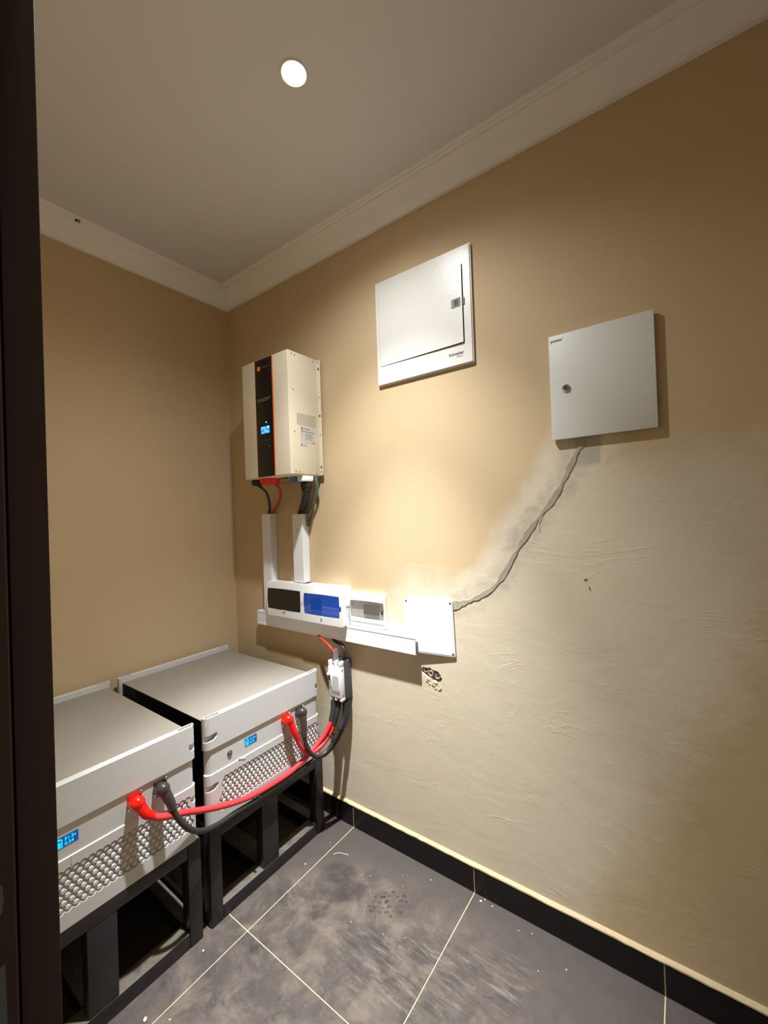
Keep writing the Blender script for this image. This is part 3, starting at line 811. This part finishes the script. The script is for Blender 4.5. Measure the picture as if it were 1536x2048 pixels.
add_prism(bm, [[(-.0275, hz1), (-hd + .0012, hz1), (-hd, hz1 - .0012), (-hd, hz1 - .010), (-hd + .0012, hz1 - .0125), (-hd + .0012, hz0 + .0125), (-hd, hz0 + .010), (-hd, hz0 + .0012), (-hd + .0012, hz0), (-.0275, hz0), (-.0275, hz0 + .0018), (-hd + .0028, hz0 + .0018), (-hd + .0028, hz1 - .0018), (-.0275, hz1 - .0018)]], 'x', .252, 1.270)
obj('lid', bm, M_PVC, t, smooth=False)
for z, s in ((hz1 - .0018, -1), (hz0 + .0018, 1), ((hz0 + hz1) / 2, 0)):
    bm = bm_new(); add_box(bm, 1.215, 1.262, -.0395, -.0285, min(z, z + s * .010) - (.003 if s == 0 else 0), max(z, z + s * .010) + (.003 if s == 0 else 0), .0008, 1); obj('lid_clip', bm, M_DGREY if s else M_PVC, t)
bm = bm_new(); add_box(bm, 1.206, 1.214, -.0390, -.0285, hz0 + .004, hz1 - .004); obj('dark_inside', bm, M_DARKHOLE, t, smooth=False)
bm = bm_new(); add_box(bm, .2505, .2525, -hd + .001, -.001, hz0 + .001, hz1 - .001, .0005, 1); obj('end_cap', bm, M_PVC, t)

# ------------------------------------------------------------------ breaker boxes
def window_shape(x0, x1, z0, z1, bulge=.004):
    pts = []
    for i in range(9): pts.append((x0 + (x1 - x0) * i / 8, z0 - bulge * math.sin(math.pi * i / 8) * .4))
    for i in range(1, 8): pts.append((x1 + bulge * math.sin(math.pi * i / 8), z0 + (z1 - z0) * i / 8))
    for i in range(9): pts.append((x1 - (x1 - x0) * i / 8, z1 + bulge * math.sin(math.pi * i / 8) * .4))
    for i in range(1, 8): pts.append((x0 - bulge * math.sin(math.pi * i / 8), z1 - (z1 - z0) * i / 8))
    return pts
def box_front(x0, x1, z0, z1, d, wx0, wx1, wz0, wz1, back):
    """cover whose face curves gently outward (profile in y over z), with a window opening; returns mesh"""
    bm = bm_new()
    def fy(z):
        u = (z - z0) / (z1 - z0) * 2 - 1
        return -d + .010 * u * u * (1 if u > 0 else .35)
    outer = rrect(x0, x1, z0, z1, .006); win = window_shape(wx0, wx1, wz0, wz1)
    def dens(L):
        o = []
        for a, b in zip(L, L[1:] + L[:1]):
            n = max(1, int(math.dist(a, b) / .012))
            for i in range(n): o.append((a[0] + (b[0] - a[0]) * i / n, a[1] + (b[1] - a[1]) * i / n))
        return o
    loops = [dens(outer), dens(win)]
    flat = [q for L in loops for q in L]
    tri = tessellate_polygon([[Vector((q[0], q[1], 0)) for q in L] for L in loops])
    A = [bm.verts.new((q[0], fy(q[1]), q[1])) for q in flat]
    n0 = len(loops[0])
    B = [bm.verts.new((q[0], -back if i < n0 else fy(q[1]) + .008, q[1])) for i, q in enumerate(flat)]
    for t_ in tri:
        try: bm.faces.new([A[i] for i in t_])
        except ValueError: pass
    k = 0
    for L in loops:
        n = len(L)
        for i in range(n): bm.faces.new((A[k + i], A[k + (i + 1) % n], B[k + (i + 1) % n], B[k + i]))
        k += n
    # back of the cover
    bm.faces.new(B[:n0])
    return bm
def breaker_box(label, x0, x1, z0, z1, d, win, winmat, wz=(.980, 1.083), inner=None, back=.040, body_in=.004, zb=None):
    t = thing('breaker_box', label, 'breaker box', ((x0 + x1) / 2, 0, zb or z0))
    bm = bm_new(); add_box(bm, x0 + body_in, x1 - body_in, -back + .0003, -.0005, (zb or z0), z1 - body_in * .6, .002, 2); body = obj('body', bm, M_BOX, t)
    bm = box_front(x0, x1, z0, z1, d, win[0], win[1], wz[0], wz[1], back); cov = obj('cover', bm, M_BOX, t, angle=28)
    bm = bm_new(); m = .0015
    add_prism(bm, [window_shape(win[0] + m, win[1] - m, wz[0] + m, wz[1] - m)], 'y', -d + .0028, -d + .0012); obj('window', bm, winmat, t)
    if inner:
        bm = bm_new(); add_box(bm, win[0] + .002, win[1] - .002, -d + .0250, -d + .0235, wz[0] + .002, wz[1] - .002); obj('inner_plate', bm, inner, t, smooth=False)
    return t, body, cov
b1, _, c1 = breaker_box('white breaker box with a black window, leftmost of the row', .372, .6345, .944, 1.1215, .070, (.381, .627), M_SMOKE, (.981, 1.0855), M_BLACKM, .046, zb=.9495)
bm = bm_new(); add_prism(bm, [[(.492, .981), (.522, .981), (.518, .9745), (.507, .9715), (.496, .9745)]], 'y', -.0712, -.0690); obj('finger_tab', bm, M_BOX, c1)
bm = bm_new(); add_cyl(bm, (.510, -.0718, .9765), (.510, -.0705, .9765), .0035, None, 10); obj('lock_hole', bm, M_SCREW, c1)
b2, bb2, c2 = breaker_box('white breaker box with a translucent blue window, middle of the row', .6385, .9075, .944, 1.1225, .072, (.657, .886), M_BLUEWIN, (.982, 1.081), M_PVC, .046, zb=.9495)
bm = bm_new(); add_box(bm, .690, .757, -.060, -.0488, 1.003, 1.054, .002, 1); obj('breaker_module', bm, M_BLACKM, b2)
bm = bm_new(); add_box(bm, .757, .872, -.0495, -.0485, 1.010, 1.050, .0003, 1); obj('blank_strip', bm, M_BOX, b2)
bm = bm_new(); add_box(bm, .889, .9005, -.0735, -.0655, 1.018, 1.038, .002, 2); obj('latch', bm, simple('blue latch plastic', srgb(40, 60, 170), .35), c2)
bm = bm_new(); add_box(bm, .641, .6465, -.0725, -.066, 1.020, 1.037, .001, 1); obj('hinge', bm, M_SCREW, c2)
bm = bm_new(); add_cyl(bm, (.773, -.0735, .973), (.773, -.0705, .973), .0055, None, 12); obj('lock_hole', bm, M_STICK, c2)
bm = bm_new(); add_box(bm, .9028, .9046, -.040, -.008, 1.0295, 1.0315); obj('side_seam', bm, M_DGREY, bb2, smooth=False)
for i in range(5):
    bm = bm_new(); add_box(bm, .668 + i * .048, .702 + i * .048, -.040, -.006, 1.1195, 1.1235, .001, 1); obj('knockout', bm, M_BOX, bb2)
b3, _, c3 = breaker_box('small flat white breaker box with a smoky grey window, rightmost of the row', .9095, 1.106, .9495, 1.1005, .024, (.9135, 1.1005), M_GREYWIN, (.987, 1.063), M_STICK, .006, .001)
bm = bm_new(); add_box(bm, .985, 1.068, -.0165, -.0008, 1.004, 1.048, .001, 1); obj('breaker_module', bm, M_BLACKM, b3)
bm = bm_new(); add_box(bm, 1.090, 1.0985, -.0262, -.0225, 1.013, 1.029, .001, 1); obj('latch', bm, M_BLACKM, c3)
bm = bm_new(); add_box(bm, .912, 1.104, -.0255, -.0215, .972, .9835, .001, 1); obj('lower_ridge', bm, M_BOX, c3)

# blank cover plate, hung slightly askew and off the wall on its left
t = thing('cover_plate', 'plain white square blanking plate hung askew beside the trunking end', 'cover plate', (1.320, -.011, .990))
W_ = .108
bm = bm_new(); add_prism(bm, [rrect(1.320 - W_, 1.320 + W_, .990 - .110, .990 + .110, .007)], 'y', -.0145, -.0085)
obj('plate', bm, M_PVC, t)
bm = bm_new(); add_prism(bm, [rrect(1.320 - W_ + .005, 1.320 + W_ - .005, .990 - .105, .990 + .105, .004)], 'y', -.0155, -.0145)
obj('raised_field', bm, M_PVC, t)
for dx, dz in ((-.098, .100), (.099, .099), (.099, -.099)):
    bm = bm_new(); add_lathe(bm, (1.320 + dx, -.0150, .990 + dz), (0, -1, 0), [(0, .0042), (.0012, .0042), (.0018, .003), (.0012, .0015)], 12); obj('screw', bm, M_SCREW, t)
t.rotation_euler = (0, R(-1.55), R(4.0))
# conduit ends in the broken hole
for lab, x, z, a in (('left', 1.289, .806, 0), ('middle', 1.313, .797, 0), ('right', 1.342, .789, 0)):
    bm = bm_new(); seg = 18; rings = []
    yo = -.001 if lab == 'middle' else .004
    for y, r_ in ((.048, .0108), (yo, .0108), (yo, .0092), (.048, .0092)):
        rings.append([Vector((x + r_ * math.cos(2 * math.pi * i / seg), y, z + r_ * math.sin(2 * math.pi * i / seg))) for i in range(seg)])
    rings.append(rings[0]); add_rings(bm, rings, cap=False)
    tag(obj('conduit_end', bm, M_CONDUIT), '%s of the three conduit ends in the broken wall hole' % {'left': 'leftmost', 'middle': 'middle one', 'right': 'rightmost'}[lab], 'conduit')
bm = bm_new(); add_box(bm, 1.262, 1.372, .0470, .0495, .755, .84); obj('hole_back', bm, M_DARKHOLE, wall_right, smooth=False)
for i in range(16):   # crumbled plaster lip under the hole
    bm = bm_new(); x = 1.285 + rnd.random() * .075; z = .772 - (x - 1.285) * .35 + rnd.uniform(-.016, .008); s = rnd.uniform(.003, .007)
    bmesh.ops.create_icosphere(bm, subdivisions=1, radius=s)
    for v in bm.verts: v.co = Vector((v.co.x * rnd.uniform(.7, 1.4) + x, v.co.y * .5 - .0005, v.co.z * rnd.uniform(.6, 1.2) + z))
    obj('plaster_crumb', bm, M_PLASTER, wall_right, smooth=False)

# ------------------------------------------------------------------ flush distribution panel
t = thing('distribution_panel', 'large white flush distribution board with a hinged door ajar', 'electrical panel', (1.331, 0, 2.007))
bm = bm_new(); add_prism(bm, [rrect(1.108, 1.554, 2.006, 2.455, .006), list(reversed(rrect(1.126, 1.5205, 2.0865, 2.386, .003)))], 'y', -.014, -.0005)
bmesh.ops.bevel(bm, geom=[e for e in bm.edges if all(abs(v.co.y + .014) < 1e-5 for v in e.verts) and len(e.link_faces) == 2 and abs(e.link_faces[0].normal.dot(e.link_faces[1].normal)) < .5 and (min(v.co.x for v in e.verts) < 1.118 or max(v.co.x for v in e.verts) > 1.54 or min(v.co.z for v in e.verts) < 2.02 or max(v.co.z for v in e.verts) > 2.44)], offset=.004, segments=3, affect='EDGES')
obj('frame', bm, M_PANEL, t)
bm = bm_new(); add_box(bm, 1.127, 1.5195, -.004, -.001, 2.0875, 2.385); obj('inside_back', bm, M_DGREY, t, smooth=False)
bm = bm_new(); add_prism(bm, [rrect(1.1275, 1.5187, 2.0880, 2.3850, .003)], 'y', -.0152, -.0132)
Md = Matrix.Translation((1.1275, -.0142, 0)) @ Matrix.Rotation(R(-0.8), 4, 'Z') @ Matrix.Translation((-1.1275, .0142, 0))
bmesh.ops.transform(bm, matrix=Md, verts=bm.verts); dr = obj('door', bm, M_PANEL, t)
bm = bm_new(); add_box(bm, 1.4735, 1.5115, -.0172, -.0150, 2.226, 2.259, .0008, 1, Md); la = obj('latch', bm, M_INKG, dr)
bm = bm_new(); add_box(bm, 1.486, 1.504, -.0178, -.0165, 2.231, 2.254, .0004, 1, Md); obj('latch_button', bm, M_BLACKM, la)
bm = bm_new(); add_box(bm, 1.521, 1.5255, -.0185, -.012, 2.229, 2.256, .001, 1); obj('latch_keeper', bm, M_INKG, t)
bm = bm_new(); add_text(bm, 'Schneider', .0158, face_y(1.4535, -.01415, 2.0475), .0003, .00035); obj('lettering', bm, M_INK, t, smooth=False)
bm = bm_new(); add_text(bm, 'Electric', .0088, face_y(1.486, -.01415, 2.0375), .0003, .0001); obj('lettering', bm, M_INKG, t, smooth=False)

# ------------------------------------------------------------------ small cabinet
t = thing('wall_cabinet', 'pale grey steel cabinet with a round chrome lock above the patched chase', 'cabinet', (1.968, 0, 1.675))
bm = bm_new(); add_box(bm, 1.828, 2.110, -.0055, -.0005, 1.681, 2.012); obj('box', bm, M_CAB, t, smooth=False)
bm = bm_new(); add_box(bm, 1.8215, 2.1155, -.0185, -.0055, 1.6745, 2.0185, .0014, 2); dr = obj('door', bm, M_CAB, t)
bm = bm_new(); add_lathe(bm, (1.870, -.0184, 1.839), (0, -1, 0), [(0, .0125), (.003, .0125), (.0055, .0105), (.006, .0075), (.004, .007), (.004, .0045)], 28); lk = obj('lock', bm, M_CHROME, dr)
bm = bm_new(); add_lathe(bm, (1.870, -.0222, 1.839), (0, -1, 0), [(0, .0062), (.0012, .0058), (.0014, .002)], 16); obj('keyway', bm, M_INK, lk)
# maker's mark: too small to read, a row of dark letter-like strokes
bm = bm_new()
x = 1.8275; zb = 1.9965
for i in range(9):
    wd = (.0030, .0032, .0038, .0030, .0026, .0036, .0032, .0030, .0030)[i]
    hgt = .0060
    add_box(bm, x, x + .0009, -.0189, -.0184, zb - (.006 if i == 0 else 0), zb + hgt)
    add_box(bm, x + wd - .0009, x + wd, -.0189, -.0184, zb, zb + hgt)
    add_box(bm, x, x + wd, -.0189, -.0184, zb + hgt - .0009, zb + hgt)
    if i in (0, 1, 3, 7): add_box(bm, x, x + wd, -.0189, -.0184, zb, zb + .0009)
    x += wd + .0009
add_cyl(bm, (x + .0018, -.0184, zb + .0095), (x + .0018, -.0189, zb + .0095), .0011, None, 8)
obj('maker_mark', bm, M_INK, dr, smooth=False)
bm = bm_new(); add_box(bm, 2.1152, 2.1185, -.010, -.004, 1.745, 1.757, .0006, 1); obj('hinge_pin', bm, M_SCREW, t)

# ------------------------------------------------------------------ inverter
IX0, IX1, ID, IZ0, IZ1 = .402, .745, .200, 1.645, 2.214
t = thing('inverter', 'cream wall inverter with a black fascia, orange stripe and blue display', 'inverter', ((IX0 + IX1) / 2, 0, IZ0))
bm = bm_new(); add_box(bm, IX0, IX1 - .0015, -ID, -.018, IZ0, IZ1, .005, 3); cas = obj('casing', bm, M_INV, t)
bm = bm_new(); add_box(bm, IX1 - .003, IX1, -ID + .016, -.022, IZ0 + .006, IZ1 - .006, .001, 2); sp = obj('side_panel', bm, M_INV, cas)
for y, z in ((-.178, IZ1 - .016), (-.160, IZ1 - .019), (-.045, IZ1 - .018), (-.176, 2.035), (-.174, 1.842), (-.172, IZ0 + .016), (-.150, IZ0 + .014), (-.042, IZ0 + .012)):
    bm = bm_new(); add_lathe(bm, (IX1 - .0005, y, z), (1, 0, 0), [(0, .0036), (.0010, .0034), (.0016, .002)], 10); obj('panel_screw', bm, M_SCREW, sp)
bm = bm_new(); add_box(bm, IX0 - .015, .765, -.020, -.014, IZ0 + .004, IZ1 - .004, .0015, 2); fl = obj('mounting_flange', bm, M_INV, t)
bm = bm_new(); add_box(bm, IX0 - .008, .752, -.014, -.0005, IZ0 + .010, IZ1 - .012); obj('wall_bracket', bm, M_INV, t, smooth=False)
for z in (2.198, 2.170, 2.165, 2.028, 1.938, 1.845, 1.690, 1.668):
    bm = bm_new(); big = z in (2.165, 1.938, 1.690)
    add_lathe(bm, (.757, -.0198, z), (0, -1, 0), [(0, .0052 if big else .003), (.002, .0048 if big else .0026), (.0026, .002)], 10); obj('flange_screw', bm, M_SCREW if not big else M_DGREY, fl)
# vent dots, joined because they are too small to pick apart
bm = bm_new()
for r_ in range(9):
    for c_ in range(14):
        y = -.154 + c_ * .0086; z = 1.930 - r_ * .0062 - (c_ % 2) * .0031
        add_box(bm, IX1 - .001, IX1 + .0004, y - .0026, y + .0026, z - .0011, z + .0011, 0, 1, Matrix.Translation((0, y, z)) @ Matrix.Rotation(R(35), 4, 'X') @ Matrix.Translation((0, -y, -z)))
obj('vent_slots', bm, M_INK, sp, smooth=False, kind='stuff')
bm = bm_new(); add_box(bm, IX1 - .001, IX1 + .0006, -.137, -.046, 1.796, 1.872); st = obj('rating_sticker', bm, M_STICK, sp, smooth=False)
bm = bm_new()
for y0, y1, z0, z1 in ((-.134, -.122, 1.856, 1.869), (-.116, -.078, 1.860, 1.864), (-.135, -.048, 1.8475, 1.8515), (-.108, -.065, 1.836, 1.839), (-.112, -.060, 1.829, 1.831), (-.108, -.066, 1.821, 1.824), (-.110, -.062, 1.813, 1.815), (-.062, -.049, 1.799, 1.805)):
    add_box(bm, IX1 + .0003, IX1 + .0009, y0, y1, z0, z1)
obj('sticker_print', bm, M_INKG, st, smooth=False)
bm = bm_new(); add_box(bm, IX1 - .001, IX1 + .0006, -.139, -.095, 1.780, 1.792); s2 = obj('serial_sticker', bm, M_STICK, sp, smooth=False)
bm = bm_new(); add_box(bm, IX1 + .0003, IX1 + .0009, -.138, -.127, 1.781, 1.791); add_box(bm, IX1 + .0003, IX1 + .0009, -.121, -.100, 1.784, 1.786); obj('sticker_print', bm, M_INKG, s2, smooth=False)
# fascia
fy_ = -ID
bm = bm_new(); add_box(bm, .511, .634, fy_ - .003, fy_ + .001, IZ0 + .004, IZ1 - .004, .001, 2); fa = obj('fascia', bm, M_BLACK, cas)
bm = bm_new(); add_box(bm, .634, .6395, fy_ - .0035, fy_ + .001, IZ0 + .004, IZ1 - .004, .0008, 1); obj('orange_stripe', bm, M_ORANGE, cas)
bm = bm_new(); add_box(bm, .5085, .511, fy_ - .0025, fy_ + .001, IZ0 + .004, IZ1 - .004, .0006, 1); obj('orange_stripe', bm, M_ORANGE, cas)
bm = bm_new(); add_lathe(bm, (.540, fy_ - .0028, 2.168), (0, -1, 0), [(0, .0115), (.0008, .0113), (.001, .008)], 24); obj('badge', bm, M_LOGO, fa)
bm = bm_new()
for i in range(7): add_box(bm, .560 + i * .0085, .5665 + i * .0085, fy_ - .0036, fy_ - .0028, 2.165, 2.1715)
obj('maker_print', bm, M_DIMPRINT, fa, smooth=False)
bm = bm_new()
for r_, (a, b) in enumerate(((.524, .622), (.528, .606))):
    x = a
    while x < b:
        wd = random.Random(int(x * 9999)).uniform(.006, .013); add_box(bm, x, min(b, x + wd), fy_ - .0036, fy_ - .0028, 2.017 - r_ * .009, 2.0215 - r_ * .009); x += wd + .002
obj('caption_print', bm, M_GREYPRINT, fa, smooth=False)
bm = bm_new(); add_box(bm, .545, .607, fy_ - .0042, fy_ - .0025, 1.8535, 1.8875, .0005, 1); lc = obj('display', bm, M_LCD, fa)
bm = bm_new()
for a, b, c, d in ((.549, .553, 1.872, 1.884), (.556, .565, 1.880, 1.884), (.570, .573, 1.868, 1.884), (.590, .604, 1.876, 1.885), (.575, .580, 1.858, 1.864), (.582, .588, 1.862, 1.868), (.592, .600, 1.856, 1.862), (.549, .566, 1.857, 1.859)):
    add_box(bm, a, b, fy_ - .0048, fy_ - .0040, c, d)
obj('display_segments', bm, M_LCDW, lc, smooth=False)
bm = bm_new(); add_lathe(bm, (.584, fy_ - .0028, 1.9055), (0, -1, 0), [(0, .0032), (.0008, .003), (.0014, .0015)], 12); obj('status_lamp', bm, M_LED, fa)
for i in range(4):
    bm = bm_new(); add_box(bm, .546 + i * .018, .557 + i * .018, fy_ - .0038, fy_ - .0028, 1.818, 1.8235, .0004, 1); obj('key', bm, M_DIMPRINT, fa)
bm = bm_new(); add_lathe(bm, (.602, fy_ - .0028, 1.790), (0, -1, 0), [(0, .0038), (.0012, .0035), (.0016, .002)], 12); obj('knob', bm, M_GREYPRINT, fa)
# connectors on the underside
bm = bm_new(); add_lathe(bm, (.432, -.150, IZ0 + .002), (0, 0, -1), [(0, .026), (.008, .026), (.009, .0285), (.026, .0275), (.030, .022)], 14); obj('black_terminal_cap', bm, M_BLACKM, t, angle=20)
bm = bm_new(); add_lathe(bm, (.520, -.140, IZ0 + .002), (0, 0, -1), [(0, .052), (.006, .052), (.012, .050), (.028, .046), (.031, .040)], 28); obj('red_terminal_cap', bm, M_REDCAP, t)
bm = bm_new(); add_box(bm, .585, .640, -.130, -.100, IZ0 - .006, IZ0 + .001, .001, 1); obj('signal_port', bm, M_DGREY, t)
bm = bm_new(); add_box(bm, .640, .742, -.128, -.060, IZ0 - .020, IZ0 + .001, .003, 2); sk_ = obj('socket_block', bm, M_PVC, t)
bm = bm_new(); add_box(bm, .648, .704, -.134, -.065, IZ0 - .026, IZ0 - .003, .005, 2); obj('blue_socket', bm, M_BLUE, sk_)
bm = bm_new(); add_box(bm, .708, .7425, -.130, -.065, IZ0 - .027, IZ0 - .008, .003, 2); obj('socket_tab', bm, M_BOX, sk_)
bm = bm_new(); add_lathe(bm, (.716, -.085, IZ0 - .020), (0, 0, -1), [(0, .019), (.010, .019), (.011, .027), (.034, .027), (.036, .024), (.052, .022)], 10); obj('cable_gland', bm, M_BLACKM, t, angle=20)

def cable(label, pts, r, mat):
    bm = bm_new(); add_tube(bm, pts, r, 10, 7); return tag(obj('inverter_cable', bm, mat), label, 'cable')
cable('black cable bending from the inverter corner cap into the left vertical trunking', [(.436, -.150, 1.617), (.448, -.138, 1.606), (.447, -.108, 1.580), (.418, -.070, 1.540), (.380, -.037, 1.500), (.362, -.028, 1.478), (.358, -.026, 1.445)], .0072, M_BLKC)
cable('red cable curving from the red inverter cap into the left vertical trunking', [(.545, -.128, 1.618), (.545, -.104, 1.592), (.525, -.082, 1.562), (.476, -.055, 1.531), (.410, -.028, 1.496), (.3745, -.018, 1.474), (.372, -.016, 1.445)], .0072, M_DKRED)
cable('leftmost of three black cables between the inverter gland and trunking', [(.704, -.090, 1.585), (.694, -.083, 1.570), (.648, -.052, 1.522), (.600, -.031, 1.475), (.592, -.030, 1.44)], .0070, M_BLKC)
cable('middle of three black cables between the inverter gland and trunking', [(.718, -.090, 1.585), (.710, -.083, 1.570), (.665, -.052, 1.520), (.613, -.030, 1.472), (.607, -.030, 1.44)], .0070, M_BLKC)
cable('rightmost of three black cables between the inverter gland and trunking', [(.728, -.080, 1.585), (.722, -.072, 1.565), (.682, -.046, 1.520), (.632, -.024, 1.476), (.622, -.020, 1.44)], .0070, M_BLKC)
cable('grey-green cable sagging from the inverter right corner to the trunking', [(.738, -.045, 1.646), (.740, -.042, 1.620), (.738, -.036, 1.590), (.724, -.030, 1.553), (.695, -.024, 1.505), (.662, -.018, 1.466), (.644, -.012, 1.436), (.640, -.010, 1.405)], .0078, M_GREEN)

# ------------------------------------------------------------------ litter
bm = bm_new(); add_tube(bm, [(.905, -.180, .0018), (.914, -.166, .0018), (.928, -.156, .0018), (.944, -.152, .0018), (.957, -.146, .0018), (.962, -.150, .0018)], .0016, 8, 5)
tag(obj('wire_offcut', bm, M_WIRE), 'thin pale curved offcut of wire on the floor tile', 'wire')
def chip(x, y, z, s, lab, grp, m=M_CHIP):
    bm = bm_new(); s *= .62; bmesh.ops.create_icosphere(bm, subdivisions=1, radius=s)
    for v in bm.verts: v.co = Vector((v.co.x * rnd.uniform(.6, 1.5) + x, v.co.y * rnd.uniform(.6, 1.5) + y, max(z, z + s * .4 + v.co.z * rnd.uniform(.3, .6))))
    tag(obj('plaster_chip', bm, m, smooth=False), lab, 'chip', grp)
CHIPS = [(1.510, -.030, .006), (1.553, -.026, .004), (1.520, -.016, .004), (1.313, -.055, .004), (1.071, -.189, .0025), (1.102, -.173, .0025), (1.208, -.10, .0025), (1.822, -.097, .004), (1.235, -.14, .002), (1.66, -.06, .003), (1.70, -.045, .003), (.849, -.918, .010), (.91, -.876, .004), (1.28, -.33, .003), (1.35, -.30, .0025), (1.16, -.36, .003), (1.42, -.22, .0025), (1.75, -.15, .003), (.84, -.28, .004), (.85, -.14, .003), (.81, -.715, .006)]
for x, y, s in CHIPS: chip(x, y, 0.0001, s, 'small white plaster chip lying on the grey floor tiles', 'plaster chips on the floor')
for x, y, s in ((.66, -1.00, .0022), (.70, -.96, .0022), (.62, -.90, .0022), (.69, -.86, .002), (.65, -1.05, .0022), (.68, -.93, .0018)):
    chip(x, y, .7195, s, 'white speck on the top of the battery beside the door frame', 'specks on the left battery')
for x, y, s in ((.60, -.36, .002), (.64, -.40, .0022), (.66, -.33, .002), (.62, -.44, .0018)):
    chip(x, y, .7195, s, 'white speck on the top of the battery nearer the right wall', 'specks on the right battery')
